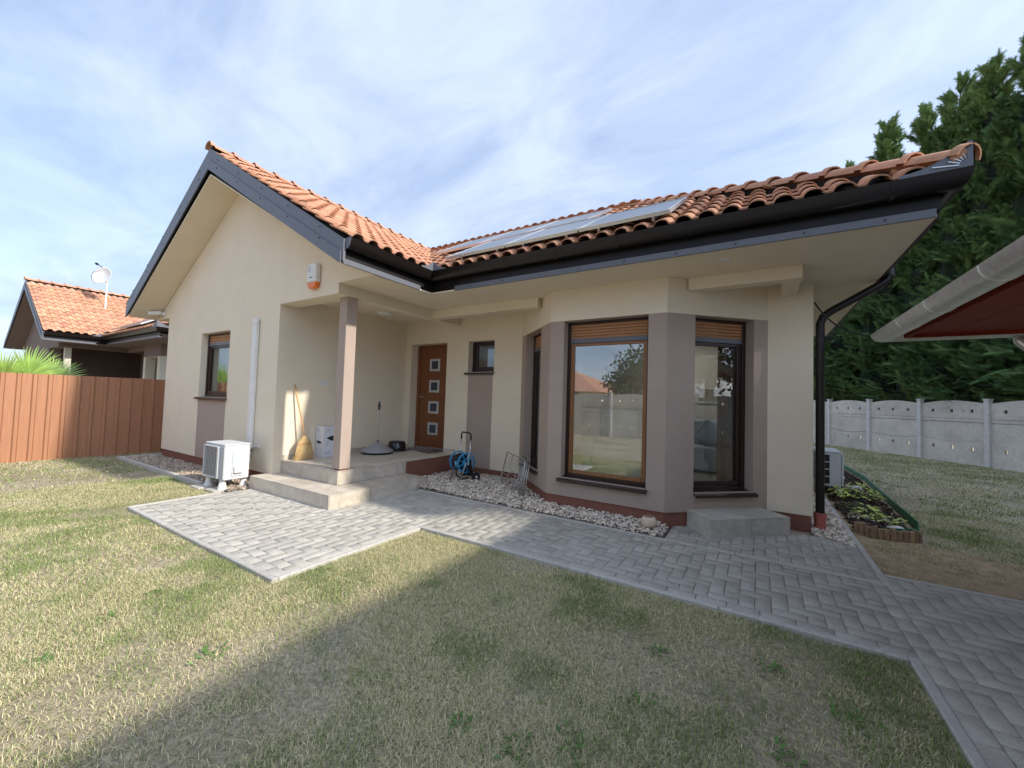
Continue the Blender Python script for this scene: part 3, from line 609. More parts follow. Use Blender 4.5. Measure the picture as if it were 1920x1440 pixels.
# -- room behind the bay
m = MB(); m.prism([(2.55, 2.87, .26), (3.05, 2.87, .26), (3.95, 1.9, .26), (5.15, 1.9, .26), (6.05, 2.87, .26), (6.45, 2.87, .26), (6.45, 6, .26), (2.55, 6, .26)], (0, 0, .05)); m.build('room_floor', 'room_floor', house)
m = MB(); m.prism([(2.55, 2.87, 2.72), (3.05, 2.87, 2.72), (3.95, 1.9, 2.72), (5.15, 1.9, 2.72), (6.05, 2.87, 2.72), (6.45, 2.87, 2.72), (6.45, 6, 2.72), (2.55, 6, 2.72)], (0, 0, .03)); m.build('room_ceiling', 'room_wall', house)
m = MB(); m.box(2.45, 2.55, 2.87, 6, .2, 2.75); m.build('partition', 'room_wall', house)
m = MB(); m.box(2.551, 6.449, 5.96, 5.99, .3, 2.72); m.build('room_back_wall', 'room_wall', house)
def curtain(root, O, U, u0, u1, z0, z1, matl, amp=.025, wl=.09):
    O, U = Vector(O), Vector(U).normalized(); nn = Vector((-U.y, U.x, 0)); k = max(8, int((u1 - u0) / wl * 6)); mb = MB(); vs = []
    for i in range(k + 1):
        u = u0 + (u1 - u0) * i / k; d = nn * (amp * math.sin(u / wl * 2 * math.pi) + amp * .4 * math.sin(u * 31))
        vs += [O + U * u + d + Z * z0, O + U * u + d + Z * z1]
    mb.add(vs, [(2 * i, 2 * i + 2, 2 * i + 3, 2 * i + 1) for i in range(k)]); mb.build('curtain', matl, root, smooth=True)
curtain(house, (xl, .42, 0), (1, 0, 0), -2.75 - xl, -1.5 - xl, 1.2, 2.5, 'curtain')
m = MB(); m.box(-3.2, -1.0, .9, 1.0, .3, 2.7); m.build('room_screen', 'room_wall', house)
n3 = Vector((U3.y, -U3.x, 0)).normalized(); n1_ = Vector((U1.y, -U1.x, 0)).normalized()
curtain(house, Vector((B3, yb, 0)) - n3 * .36, U3, .98, 1.25, .32, 2.45, 'curtain_brown', .03, .08)
curtain(house, Vector((B1, ym, 0)) - n1_ * .36, U1, .15, 1.02, .32, 2.45, 'curtain', .03, .08)
# ================================================================== things in the room
def softbox(mb, x0, x1, y0, y1, z0, z1): mb.box(x0, x1, y0, y1, z0, z1)
def rbox(name, m_, parent, x0, x1, y0, y1, z0, z1, r=.06):
    mb = MB(); mb.box(x0, x1, y0, y1, z0, z1); o = mb.build(name, m_, parent)
    b = bmesh.new(); b.from_mesh(o.data); bmesh.ops.bevel(b, geom=b.edges[:], offset=r, segments=3, affect='EDGES', profile=.6, clamp_overlap=True); b.to_mesh(o.data); b.free()
    o.data.polygons.foreach_set('use_smooth', [True] * len(o.data.polygons)); return o
t = thing('armchair', (4.5, 2.55, .31), 'cream fabric armchair behind the large bay window pane', 'armchair')
rbox('seat', 'fabric_cream', t, 4.21, 4.76, 2.16, 2.75, .36, .82, .06); rbox('backrest', 'fabric_cream', t, 4.16, 4.74, 2.62, 2.90, .5, 1.30, .07)
rbox('armrest', 'fabric_cream', t, 4.05, 4.22, 2.16, 2.85, .33, .92, .05); rbox('armrest', 'fabric_cream', t, 4.75, 4.92, 2.16, 2.85, .33, .92, .05)
for x in (4.12, 4.85):
    for y in (2.22, 2.78):
        m = MB(); m.box(x - .02, x + .02, y - .02, y + .02, .31, .36); m.build('leg', 'frame_dark', t)
t = thing('sofa', (5.4, 4.3, .31), 'grey fabric sofa seen through the right bay window', 'sofa')
rbox('seat', 'fabric_grey', t, 4.95, 5.85, 3.95, 4.75, .33, .72, .05); rbox('backrest', 'fabric_grey', t, 4.95, 5.85, 4.6, 4.9, .5, 1.15, .07); rbox('armrest', 'fabric_grey', t, 5.70, 5.92, 3.9, 4.85, .32, .88, .05)
o = rbox('cushion', 'fabric_grey', None, -.2, .2, -.07, .07, -.2, .2, .065); o.location = (5.50, 4.42, .93); o.rotation_euler = (.3, .5, .5); tag(o, 'pale grey cushion leaning in the corner of the sofa', 'cushion')
t = thing('picture', (5.32, 5.95, 1.45), 'small framed picture on the room wall seen through the right bay window', 'picture')
m = MB(); m.box(5.10, 5.14, 5.93, 5.958, 1.45, 1.78); m.box(5.50, 5.54, 5.93, 5.958, 1.45, 1.78); m.box(5.14, 5.50, 5.93, 5.958, 1.45, 1.49); m.box(5.14, 5.50, 5.93, 5.958, 1.74, 1.78); m.build('frame', 'white_plastic', t)
m = MB(); m.box(5.14, 5.50, 5.945, 5.957, 1.49, 1.74); m.build('print', 'art', t)
t = thing('ceiling_lamp', (5.0, 5.1, 2.66), 'lit white strip lamp on the room ceiling seen through the right bay window', 'lamp')
m = MB(); m.box(4.45, 5.40, 5.02, 5.16, 2.69, 2.718); m.build('housing', 'white_plastic', t, bev=.004); m = MB(); m.box(4.47, 5.38, 5.04, 5.14, 2.680, 2.6895); m.build('diffuser', 'lamp_lit', t)
# ================================================================== solar panels on the wing roof
sm = {}
def solar(ix, row, x0, v0, label):
    w_, l_ = 1.0, 1.27; o = Vector((x0, yW + v0 * CO, zE + v0 * SI)) + Vector((0, -SI, CO)) * .118
    t = thing('solar_panel', o, label, 'solar panel', 'solar panels on the wing roof')
    U_, V_, N_ = Vector((1, 0, 0)), Vector((0, CO, SI)), Vector((0, -SI, CO)); g = .008
    m = MB(); f = .03
    for a, b, c, d in ((g, f, g, l_ - g), (w_ - f, w_ - g, g, l_ - g), (f, w_ - f, g, f), (f, w_ - f, l_ - f, l_ - g)): m.obox(o + U_ * a + V_ * c, U_ * (b - a), V_ * (d - c), N_ * .04)
    m.build('frame', 'alu', t)
    m = MB(); m.obox(o + U_ * f + V_ * f + N_ * .02, U_ * (w_ - 2 * f), V_ * (l_ - 2 * f), N_ * .014); m.build('glass', 'panel_glass', t)
    for a in (.2, .8):
        m = MB(); m.obox(o + U_ * (a * w_ - .015) + V_ * .12 - N_ * .06, U_ * .03, V_ * (l_ - .24), N_ * .059); m.build('rail', 'alu', t)
for i, nm in enumerate(('left', 'middle', 'right')):
    solar(i, 0, 2.45 + i * 1.0, .12, f'solar panel in the lower row just above the gutter, {nm} of the three')
    solar(i, 1, 1.10 + i * 1.0, 1.50, f'solar panel in the upper row below the ridge, {nm} of the three')
# ================================================================== things fixed to the house
t = thing('alarm_siren', (.91, 0, 2.88), 'white alarm siren box with orange lamp on the gable wall', 'alarm')
m = MB(); m.prism([(.80, -.002, 2.95), (1.02, -.002, 2.95), (1.02, -.002, 3.19), (.99, -.002, 3.22), (.83, -.002, 3.22), (.80, -.002, 3.19)], (0, -.075, 0)); b_ = m.build('casing', 'white_plastic', t, bev=.014)
m = MB(); m.prism([(.80, -.004, 2.95), (1.02, -.004, 2.95), (1.0, -.004, 2.885), (.96, -.004, 2.865), (.86, -.004, 2.865), (.82, -.004, 2.885)], (0, -.068, 0)); m.build('lamp', 'amber', t, bev=.01)
m = MB()
for k in range(4): m.box(.825, .885, -.079, -.0775, 3.10 + k * .022, 3.108 + k * .022)
m.build('speaker_slots', 'print_grey', t)
m = MB(); m.lathe((.90, -.0775, 3.015), [(.045, 0), (.045, .002)], 20, (0, -1, 0)); o = m.build('sticker', 'lens_white', t); 
for v in o.data.vertices: v.co.x = (v.co.x - (-.01)) * 1.0 - .01
m = MB(); m.box(.868, .932, -.0815, -.080, 3.008, 3.022); m.build('sticker_text', 'print_black', t)
t = thing('security_camera', (-4.62, -.02, 2.99), 'small white security camera under the left gable eave', 'camera')
m = MB(); m.lathe((-4.62, 0, 3.0), [(.045, 0), (.045, .03), (.03, .05)], 14, (0, -1, 0)); m.build('mount', 'white_plastic', t, smooth=True, auto=40)
m = MB(); d_ = Vector((-.75, -.62, -.1)).normalized(); m.lathe(Vector((-4.60, -.06, 3.01)), [(.03, 0), (.045, .02), (.045, .20), (.05, .20), (.05, .235), (.034, .235)], 14, d_); m.build('body', 'white_plastic', t, smooth=True, auto=40)
m = MB(); m.lathe(Vector((-4.60, -.06, 3.01)) + d_ * .236, [(.034, 0), (.03, .003)], 14, d_); m.build('lens', 'black_gloss', t)
t = thing('light_switch', (0, .77, 1.575), 'pair of white switches on the porch wall above the box', 'switch')
for y in (.726, .815):
    m = MB(); m.box(0.0005, .010, y - .042, y + .042, 1.53, 1.615); p_ = m.build('plate', 'white_plastic', t, bev=.003)
    m = MB(); m.box(.010, .015, y - .028, y + .028, 1.545, 1.60); m.build('rocker', 'lens_white', p_, bev=.002)
m = MB(); pts = []
for k in range(19):
    s_ = k / 18; a = Vector((6.765, 2.60, 2.66)); b = Vector((7.24, 2.04, 2.12)); p = a.lerp(b, s_); p.z -= .16 * 4 * s_ * (1 - s_) * (1 - .55 * s_); pts.append(p)
m.tube(pts, .008, 6); tag(m.build('cable', 'black_rubber', None, smooth=True), 'thin black cable sagging from house corner to the carport', 'cable')
# ================================================================== air conditioners
def ac_unit(name, loc, rz, dims, label, side=True):
    W_, D_, H_ = dims; t = thing(name, loc, label, 'air conditioner', 'outdoor air conditioner units'); t.rotation_euler = (0, 0, rz); ORG[t.name] = (0, 0, 0)
    z0 = .13
    m = MB(); m.box(-W_ / 2, W_ / 2, -D_ / 2, D_ / 2, z0, z0 + H_); bo = m.build('casing', 'white_metal', t, bev=.012)
    m = MB(); m.box(-W_ / 2 - .006, W_ / 2 + .006, -D_ / 2 - .006, D_ / 2 + .006, z0 + H_, z0 + H_ + .018); m.build('lid', 'white_metal', t, bev=.006)
    gx0, gx1 = -W_ / 2 + .01, W_ / 2 - .17; gz0, gz1 = z0 + .03, z0 + H_ - .035
    m = MB(); m.box(gx0, gx1, -D_ / 2 - .002, -D_ / 2 + .0, gz0, gz1); m.build('fan_recess', 'black_plastic', t)
    m = MB(); m.box(gx0 - .012, gx0 + .006, -D_ / 2 - .028, -D_ / 2, gz0 - .012, gz1 + .012); m.box(gx1 - .006, gx1 + .04, -D_ / 2 - .028, -D_ / 2, gz0 - .012, gz1 + .012); m.box(gx0 + .006, gx1 - .006, -D_ / 2 - .028, -D_ / 2, gz1 - .004, gz1 + .012); m.box(gx0 + .006, gx1 - .006, -D_ / 2 - .028, -D_ / 2, gz0 - .012, gz0 + .004)
    gr = m.build('grille', 'white_metal', t, bev=.003); n = 22; m = MB()
    for k in range(1, n): zc = gz0 + (gz1 - gz0) * k / n; m.box(gx0 + .004, gx1 - .004, -D_ / 2 - .022, -D_ / 2 - .016, zc - .0022, zc + .0022)
    for k in range(1, 9): xc = gx0 + (gx1 - gx0) * k / 9; m.box(xc - .002, xc + .002, -D_ / 2 - .0155, -D_ / 2 - .012, gz0 + .004, gz1 - .004)
    m.build('grille_wires', 'white_metal', gr)
    m = MB(); m.box(gx1 + .045, W_ / 2 - .012, -D_ / 2 - .004, -D_ / 2, z0 + .02, z0 + H_ - .03); m.build('front_badge', 'grey_plastic', t, bev=.002)
    m = MB(); m.box(gx1 + .06, gx1 + .10, -D_ / 2 - .0055, -D_ / 2 - .0042, z0 + H_ - .10, z0 + H_ - .05); m.build('badge_mark', 'print_blue', t)
    m = MB(); m.box(W_ / 2, W_ / 2 + .014, -D_ / 2 + .10, D_ / 2 - .09, z0 + .05, z0 + H_ - .06); sp = m.build('service_cover', 'white_metal', t, bev=.006)
    m = MB(); m.box(W_ / 2 + .0145, W_ / 2 + .016, -D_ / 2 + .12, D_ / 2 - .12, z0 + .25, z0 + .37); m.build('label_sticker', 'print_blue', sp)
    m = MB(); m.box(W_ / 2 + .014, W_ / 2 + .05, -D_ / 2 + .115, D_ / 2 - .105, z0 + .09, z0 + .20); m.build('valve_cover', 'white_metal', sp, bev=.012)
    m = MB(); m.box(-W_ / 2 + .03, W_ / 2 - .03, D_ / 2, D_ / 2 + .003, z0 + .04, z0 + H_ - .04); ck = m.build('coil', 'black_plastic', t)
    m = MB()
    for k in range(1, 5): xc = -W_ / 2 + .03 + (W_ - .06) * k / 5; m.box(xc - .01, xc + .01, D_ / 2 + .003, D_ / 2 + .012, z0 + .04, z0 + H_ - .04)
    for k in range(1, 4): zc = z0 + .04 + (H_ - .08) * k / 4; m.box(-W_ / 2 + .03, W_ / 2 - .03, D_ / 2 + .012, D_ / 2 + .018, zc - .008, zc + .008)
    m.build('coil_guard', 'white_metal', ck)
    m = MB(); m.box(-W_ / 2 - .003, -W_ / 2, .0, D_ / 2 - .01, z0 + .04, z0 + H_ - .04); ce = m.build('side_coil', 'black_plastic', t); m = MB()
    for k in range(1, 4): zc = z0 + .04 + (H_ - .08) * k / 4; m.box(-W_ / 2 - .012, -W_ / 2 - .003, .0, D_ / 2 - .01, zc - .007, zc + .007)
    m.box(-W_ / 2 - .0125, -W_ / 2 - .0031, .065, .078, z0 + .04, z0 + H_ - .04); m.build('side_coil_guard', 'white_metal', ce)
    for sx in (-1, 1):
        for sy in (-1, 1):
            m = MB(); m.lathe((sx * (W_ / 2 - .09), sy * (D_ / 2 - .03), 0), [(.06, 0), (.055, .02), (.038, .10), (.036, .13)], 14); m.build('foot', 'white_plastic', t, smooth=True, auto=40)
    return t
ac_unit('air_conditioner', (-.47, -.395, .0), 0, (.60, .33, .49), 'white air conditioner unit on feet below the white wall pipe')
ac_unit('air_conditioner', (7.22, 5.62, .0), math.pi / 2, (.75, .31, .56), 'white air conditioner unit behind the black downpipe by the flower bed')
for i, (x, y, l_) in enumerate(((-.70, -.60, 'pale concrete block under the far front foot of the left air conditioner'), (-.33, -.56, 'pale concrete block under the near front foot of the left air conditioner'))):
    m = MB(); m.box(x - .16, x + .12, y - .10, y + .09, -.06, -.002); tag(m.build('concrete_block', 'kerb', None, bev=.008), l_, 'block')
# ================================================================== porch things
t = thing('broom', (.20, .36, zf), 'straw broom with wooden handle leaning on the porch wall', 'broom')
def blade_fan(mb, n, o, w0, w1, h, th):
    for k in range(n):
        u = random.uniform(-1, 1); v = random.uniform(-1, 1); a = Vector((o[0] + v * th * .5, o[1] + u * w0, o[2] + h)); b = Vector((o[0] + v * th + random.gauss(0, .004), o[1] + u * w1 + random.gauss(0, .008), o[2] + random.uniform(0, .02)))
        d = Vector((0, .004, 0)); mb.add([a - d, a + d, b + d * .6, b - d * .6], [(0, 1, 2, 3)])
bx0, by0 = .17, .40
m = MB(); vs = []; prof = [(.0, .155, .035), (.10, .145, .04), (.20, .125, .04), (.27, .10, .035), (.33, .05, .03), (.37, .02, .02)]
for zz_, hw, ht in prof:
    for k in range(16):
        a = 2 * math.pi * k / 16; vs.append((bx0 + ht * math.cos(a), by0 + hw * math.sin(a) - .04 * zz_, zf + .002 + zz_))
fs = [(i * 16 + j, i * 16 + (j + 1) % 16, (i + 1) * 16 + (j + 1) % 16, (i + 1) * 16 + j) for i in range(5) for j in range(16)] + [tuple(range(16))[::-1], tuple(range(80, 96))]
m.add(vs, fs); hd = m.build('straw_head', 'straw', t, smooth=True)
m = MB(); blade_fan(m, 420, (bx0, by0 - .005, zf), .06, .158, .33, .045); m.build('bristles', 'straw', hd, kind='stuff')
for zz_, hw in ((.255, .112), (.235, .118)):
    m = MB(); m.tube([(bx0 + .043 * math.cos(a), by0 - .01 + hw * math.sin(a), zf + zz_) for a in np.linspace(0, 2 * math.pi, 24, endpoint=False)], .004, 5, closed=True); m.build('binding', 'wood_handle', hd)
m = MB(); m.tube([(bx0, by0 - .015, zf + .33), (bx0 - .02, by0 - .05, zf + .60), (.06, by0 - .11, zf + 1.0), (.022, by0 - .125, zf + 1.17)], [.013, .012, .012, .011], 8); m.build('handle', 'wood_handle', t, smooth=True)
t = thing('cardboard_box', (.12, .83, zf), 'tall white cardboard box with black parasol print behind the column', 'box')
m = MB(); m.box(.012, .225, .672, .99, zf + .002, zf + .50); bx_ = m.build('carton', 'cardboard_white', t, bev=.002)
def poly_print(pts, mt, name='print'):
    m = MB(); m.add(pts, [tuple(range(len(pts)))]); m.build(name, mt, bx_)
def on_side(l): return [(.2256, .672 + y, zf + z) for y, z in l]
def on_front(l): return [(.012 + x, .6714, zf + z) for x, z in l]
poly_print(on_side([(.05, .315), (.13, .345), (.20, .355), (.27, .345), (.312, .32), (.312, .27), (.2, .255), (.12, .28)]), 'print_black', 'parasol_print')
poly_print(on_side([(.095, .28), (.10, .282), (.055, .175), (.049, .178)]), 'print_black', 'parasol_print'); poly_print(on_front([(.02, .262), (.09, .272), (.185, .245), (.12, .222), (.07, .225)]), 'print_black', 'parasol_print')
for a, b in ((.03, .425), (.03, .47)): pass
for fn, x0 in ((on_side, .05), (on_front, .03)):
    for (a, b, c, d) in ((0, .07, .0, .004), (0, .07, .056, .06), (0, .004, .004, .056), (.066, .07, .004, .056), (.02, .05, .025, .04)): poly_print(fn([(x0 + a, .41 + c), (x0 + b, .41 + c), (x0 + b, .41 + d), (x0 + a, .41 + d)]), 'print_grey', 'logo_print')
for k in range(4): poly_print(on_side([(.03, .05 + k * .012), (.13, .05 + k * .012), (.13, .054 + k * .012), (.03, .054 + k * .012)]), 'print_grey', 'text_print')
t = thing('parasol_base', (.40, 1.62, zf), 'grey round parasol base with thin steel pole on the porch', 'parasol base')
bc = (.395, 1.62, zf); 
m = MB(); m.lathe(bc, [(.25, .002), (.27, .015), (.27, .03), (.22, .035)], 40); m.build('rubber_ring', 'black_rubber', t, smooth=True, auto=40)
m = MB(); m.lathe(bc, [(.275, .032), (.285, .045), (.275, .065), (.13, .145), (.05, .19), (.03, .205)], 40); m.build('cone', 'base_grey', t, smooth=True, auto=50)
m = MB(); m.lathe(bc, [(.018, .20), (.018, .23)], 12); m.build('collar', 'black_plastic', t)
m = MB(); m.lathe(bc, [(.0105, .22), (.0105, .80)], 10); m.build('pole', 'steel', t, smooth=True, auto=40)
m = MB(); m.lathe(bc, [(.019, .78), (.019, .90), (.012, .93)], 12); cl = m.build('clamp', 'black_plastic', t)
m = MB(); m.lathe((bc[0] + .012, bc[1] - .01, zf + .855), [(.008, 0), (.008, .03), (.028, .03), (.028, .045)], 12, (.8, -.6, 0)); m.build('knob', 'black_plastic', cl)
t = thing('black_tub', (.34, 2.12, zf), 'upturned black plastic tub on the porch floor near the door', 'tub')
m = MB(); m.lathe((.34, 2.12, zf), [(.19, .004), (.195, .02), (.17, .03), (.155, .15), (.14, .175), (.10, .185)], 32); m.build('tub', 'black_gloss', t, smooth=True, auto=50)
m = MB(); m.lathe((.34, 2.12, zf), [(.196, .003), (.203, .008), (.203, .022), (.194, .024)], 32); m.build('rim', 'black_gloss', t, smooth=True, auto=50)
m = MB(); m.lathe((.50, 2.34, zf + .002), [(.02, 0), (.035, .02), (.034, .05), (.02, .062)], 14); tag(m.build('glass_candle', 'glass_clear', None, smooth=True), 'small glass jar between black tub and door', 'jar')
for nm, (a, b, c, d), rz, mt, lb in (('doormat', (-.28, .28, -.16, .16), .06, 'mat_grey', 'grey doormat lying before the front door'), ('doormat', (-.22, .22, -.13, .13), -.25, 'mat_brown', 'small brown mat overlapping right of the grey doormat')):
    m = MB(); m.box(a, b, c, d, 0, .009); o = m.build(nm, mt, None, bev=.003); o.location = (.50, 2.52, zf + .001) if mt == 'mat_grey' else (.90, 2.38, zf + .0035); o.rotation_euler = (0, 0 if mt == 'mat_grey' else .006, rz); tag(o, lb, 'doormat')
# ================================================================== hose reel
t = thing('hose_reel', (2.05, 2.08, .0), 'blue hose reel trolley with black hose standing on the gravel', 'hose reel')
axd = Vector((.93, -.36, 0)).normalized(); pd_ = Vector((.36, .93, 0)).normalized(); rc = Vector((2.0, 2.05, .335))
for s in (-1, 1):
    c = rc + axd * (.135 * s); m = MB(); m.lathe(c, [(.148, -.012), (.168, -.007), (.168, .007), (.148, .012), (.148, -.012)], 32, axd, caps=False); m.lathe(c, [(.06, -.012), (.07, .0), (.06, .012)], 24, axd)
    for k in range(9):
        a = math.pi * 2 * k / 9; e1 = pd_ * math.cos(a) + Z * math.sin(a); m.obox(c + e1 * .055 - axd * .006 - (Z * math.cos(a) - pd_ * math.sin(a)) * .007, e1 * .105, axd * .012, (Z * math.cos(a) - pd_ * math.sin(a)) * .014)
    d_ = m.build('drum_disc', 'blue_plastic', t)
m = MB(); m.lathe(rc, [(.05, -.13), (.05, .13)], 18, axd); m.build('drum', 'black_plastic', t)
for ly, rr in ((0, .075), (1, .10), (2, .122)):
    n = 8 - (ly % 2); m = MB(); pts = []
    for k in range(n * 16): a = 2 * math.pi * k / 16; pts.append(rc + axd * (-.105 + .21 * k / (n * 16)) + (pd_ * math.cos(a) + Z * math.sin(a)) * (rr + .004 * math.sin(k * .7)))
    m.tube(pts, .0115, 6); m.build('hose', 'black_rubber', t, smooth=True)
m = MB(); m.tube([rc + axd * .05 - pd_ * .12, rc + axd * .06 - pd_ * .15 - Z * .06, rc + axd * .05 - pd_ * .13 - Z * .20, rc + axd * .1 - Z * .26 - pd_ * .04, rc + axd * .13 - Z * .25 + pd_ * .06], .0115, 7); m.build('hose', 'black_rubber', t, smooth=True)
m = MB(); m.lathe(rc + axd * .06 - pd_ * .15 - Z * .02, [(.012, -.07), (.02, -.05), (.016, 0), (.022, .03), (.014, .05)], 12, (.1, -.3, .9)); m.build('hose_nozzle', 'pale_blue', t, smooth=True, auto=40)
m = MB(); cc = rc + axd * .16; m.obox(cc - Z * .03 + pd_ * .0, axd * .02, pd_ * .03, Z * .13); m.tube([cc + Z * .09 + axd * .02, cc + Z * .09 + axd * .07], .014, 8); m.build('crank', 'pale_blue', t, bev=.004)
m = MB(); m.prism([cc - axd * .01 + pd_ * .05 - Z * .22, cc - axd * .01 - pd_ * .03 + Z * .06, cc - axd * .01 + pd_ * .06 + Z * .05, cc - axd * .01 + pd_ * .13 - Z * .20], axd * .02); m.build('side_bracket', 'black_plastic', t)
for s in (-1, 1):
    b_ = rc + axd * (.155 * s)
    m = MB(); m.tube([b_ - pd_ * .13 - Z * .315, b_ - pd_ * .02 - Z * .02, b_ + pd_ * .05 + Z * .17, b_ + pd_ * .06 + Z * .40], .0105, 8); m.build('frame_tube', 'steel', t, smooth=True)
    m = MB(); wc = rc + axd * (.175 * s) + pd_ * .17 - Z * .235; m.lathe(wc, [(.03, -.02), (.07, -.018), (.08, -.008), (.08, .008), (.07, .018), (.03, .02)], 20, axd); wh = m.build('wheel', 'black_rubber', t, smooth=True, auto=40)
    m = MB(); m.lathe(wc + axd * (.021 * s), [(.022, -.003), (.022, .003)], 14, axd); m.build('hub', 'lens_white', wh)
hA, hB = rc - axd * .155 + pd_ * .06 + Z * .40, rc + axd * .155 + pd_ * .06 + Z * .40
m = MB(); m.tube([hA - Z * .03, hA + Z * .05, hA + axd * .03 + Z * .085, hB - axd * .03 + Z * .085, hB + Z * .05, hB - Z * .03], .014, 8); m.build('handle_grip', 'black_plastic', t, smooth=True)
# ================================================================== folded drying rack
t = thing('drying_rack', (3.0, 1.95, .0), 'folded grey wire drying rack leaning at the bay wall on gravel', 'drying rack')
A, Bp, C_, D_ = Vector((2.62, 2.27, .04)), Vector((3.36, 1.65, .04)), Vector((3.33, 1.86, .52)), Vector((2.67, 2.40, .53))
def frame(o0, o1, name, r=.009):
    m = MB(); m.tube([o0, o1], r, 7); m.build(name, 'steel', t, smooth=True)
def loop(pts, name, r=.009):
    m = MB(); m.tube(pts, r, 7, closed=True); m.build(name, 'steel', t, smooth=True)
def rnd4(a, b, c, d, k=.12): 
    res = []
    for p, q, s_ in ((d, a, b), (a, b, c), (b, c, d), (c, d, a)): res += [q.lerp(p, k * .5), q, q.lerp(s_, k * .5)]
    return res
loop([A, Bp, C_.lerp(Bp, .06), C_, C_.lerp(D_, .05), D_], 'outer_frame')
off = Vector((.02, .045, .0)); loop([Bp + off, C_ + off + Z * .03, C_.lerp(D_, .30) + off + Z * .045, Bp.lerp(A, .30) + off], 'wing_frame', .008)
off2 = Vector((.035, .075, 0)); loop([Bp + off2, C_ + off2 + Z * .02, C_.lerp(D_, .24) + off2 + Z * .035, Bp.lerp(A, .24) + off2], 'wing_frame', .008)
for k in range(1, 9): frame(A.lerp(D_, k / 9), Bp.lerp(C_, k / 9), 'wire', .003)
for k in range(1, 5): frame(Bp.lerp(A, .06 * k) + off, C_.lerp(D_, .06 * k) + off + Z * .03, 'wire', .0045)
for k in (.33, .66): frame(A.lerp(Bp, k), D_.lerp(C_, k), 'wire', .0045)
m = MB(); m.lathe((5.19, 1.385, .030), [(.045, 0), (.075, .03), (.085, .065), (.075, .105), (.055, .125), (.048, .125), (.066, .10), (.06, .04), (.02, .02)], 28); o = tag(m.build('clay_pot', 'terracotta_pale', None, smooth=True, auto=60), 'small round cream clay pot on the gravel before the bay', 'pot')
# ================================================================== step at the bay window
a3 = Vector((B3, yb, 0)); t3 = U3.normalized(); sb = thing('bay_step', a3 + t3 * .79 + n3 * .2, 'grey stone clad step block below the right bay window', 'step')
u0_, u1_, d0, d1, hs = .29, 1.295, .0, .40, .195
m = MB(); m.obox(a3 + t3 * (u0_ + h) + n3 * d0 + Z * -.05, t3 * (u1_ - u0_ - 2 * h), n3 * (d1 - h), Z * (hs + .05 - h)); m.build('core', 'grout', sb)
for k in range(2):
    L_ = (u1_ - u0_) / 2; us = u0_ + k * L_
    m = MB(); m.obox(a3 + t3 * (us + .001) + n3 * d0 + Z * (hs - h), t3 * (L_ - .003), n3 * (d1 - d0), Z * h); m.build('tile', 'stone_tile_grey', sb, bev=.0015)
    m = MB(); m.obox(a3 + t3 * (us + .001) + n3 * (d1 - h) + Z * -.02, t3 * (L_ - .003), n3 * h, Z * (hs + .02 - h - .002)); m.build('tile', 'stone_tile_grey', sb, bev=.0015)
for us in (u0_, u1_ - h):
    m = MB(); m.obox(a3 + t3 * us + n3 * d0 + Z * -.02, t3 * h, n3 * (d1 - h - .002), Z * (hs + .02 - h - .002)); m.build('tile', 'stone_tile_grey', sb, bev=.0015)
# ================================================================== paving
def paver_mesh(w_, l_):
    g = .0017; c = .0045; x0, x1, y0, y1 = g, w_ - g, g, l_ - g
    vs = [(x0, y0, -.03), (x1, y0, -.03), (x1, y1, -.03), (x0, y1, -.03), (x0, y0, -c), (x1, y0, -c), (x1, y1, -c), (x0, y1, -c), (x0 + c, y0 + c, 0), (x1 - c, y0 + c, 0), (x1 - c, y1 - c, 0), (x0 + c, y1 - c, 0)]
    fs = [(8, 9, 10, 11)] + [(a, (a + 1) % 4, 4 + (a + 1) % 4, 4 + a) for a in range(4)] + [(4 + a, 4 + (a + 1) % 4, 8 + (a + 1) % 4, 8 + a) for a in range(4)]
    return vs, fs
PCACHE = {}
def pmesh(w_, l_):
    k = (round(w_, 3), round(l_, 3))
    if k not in PCACHE:
        v, f = paver_mesh(*k); me = bpy.data.meshes.new('paver'); me.from_pydata(v, [], f); me.materials.append(MATS['paver']); PCACHE[k] = (me, v, f)
    return PCACHE[k]
def pieces(x0, x1, y0, y1, borders='', skip=None):
    """herringbone pieces clipped to a rectangle; borders: sides with a stretcher course (S front, W left)"""
    res = []; bx0, by0 = x0, y0
    if 'S' in borders:
        x = x0 - .07
        while x < x1: res.append((max(x, x0), min(x + .2, x1), y0, y0 + .1)); x += .2
        by0 = y0 + .1
    if 'W' in borders:
        y = y0 - .04
        while y < y1: res.append((x0, x0 + .1, max(y, y0), min(y + .2, y1))); y += .2
        bx0 = x0 + .1
    na, nb = int((x1 - bx0) / .1) + 3, int((y1 - by0) / .1) + 3
    for a in range(-2, na):
        for b in range(-2, nb):
            k = (a - b) % 4
            if k == 0: r = (bx0 + a * .1, bx0 + a * .1 + .2, by0 + b * .1, by0 + b * .1 + .1)
            elif k == 3: r = (bx0 + a * .1, bx0 + a * .1 + .1, by0 + b * .1, by0 + b * .1 + .2)
            else: continue
            r = (max(r[0], bx0), min(r[1], x1), max(r[2], by0), min(r[3], y1))
            if r[1] - r[0] > .02 and r[3] - r[2] > .02 and not (skip and skip(r)): res.append(r)
    return res
under = lambda r: (x3 + .03 < r[0] and r[1] < x2 - .03 and y2 + .03 < r[2] and r[3] < y4 - .02)
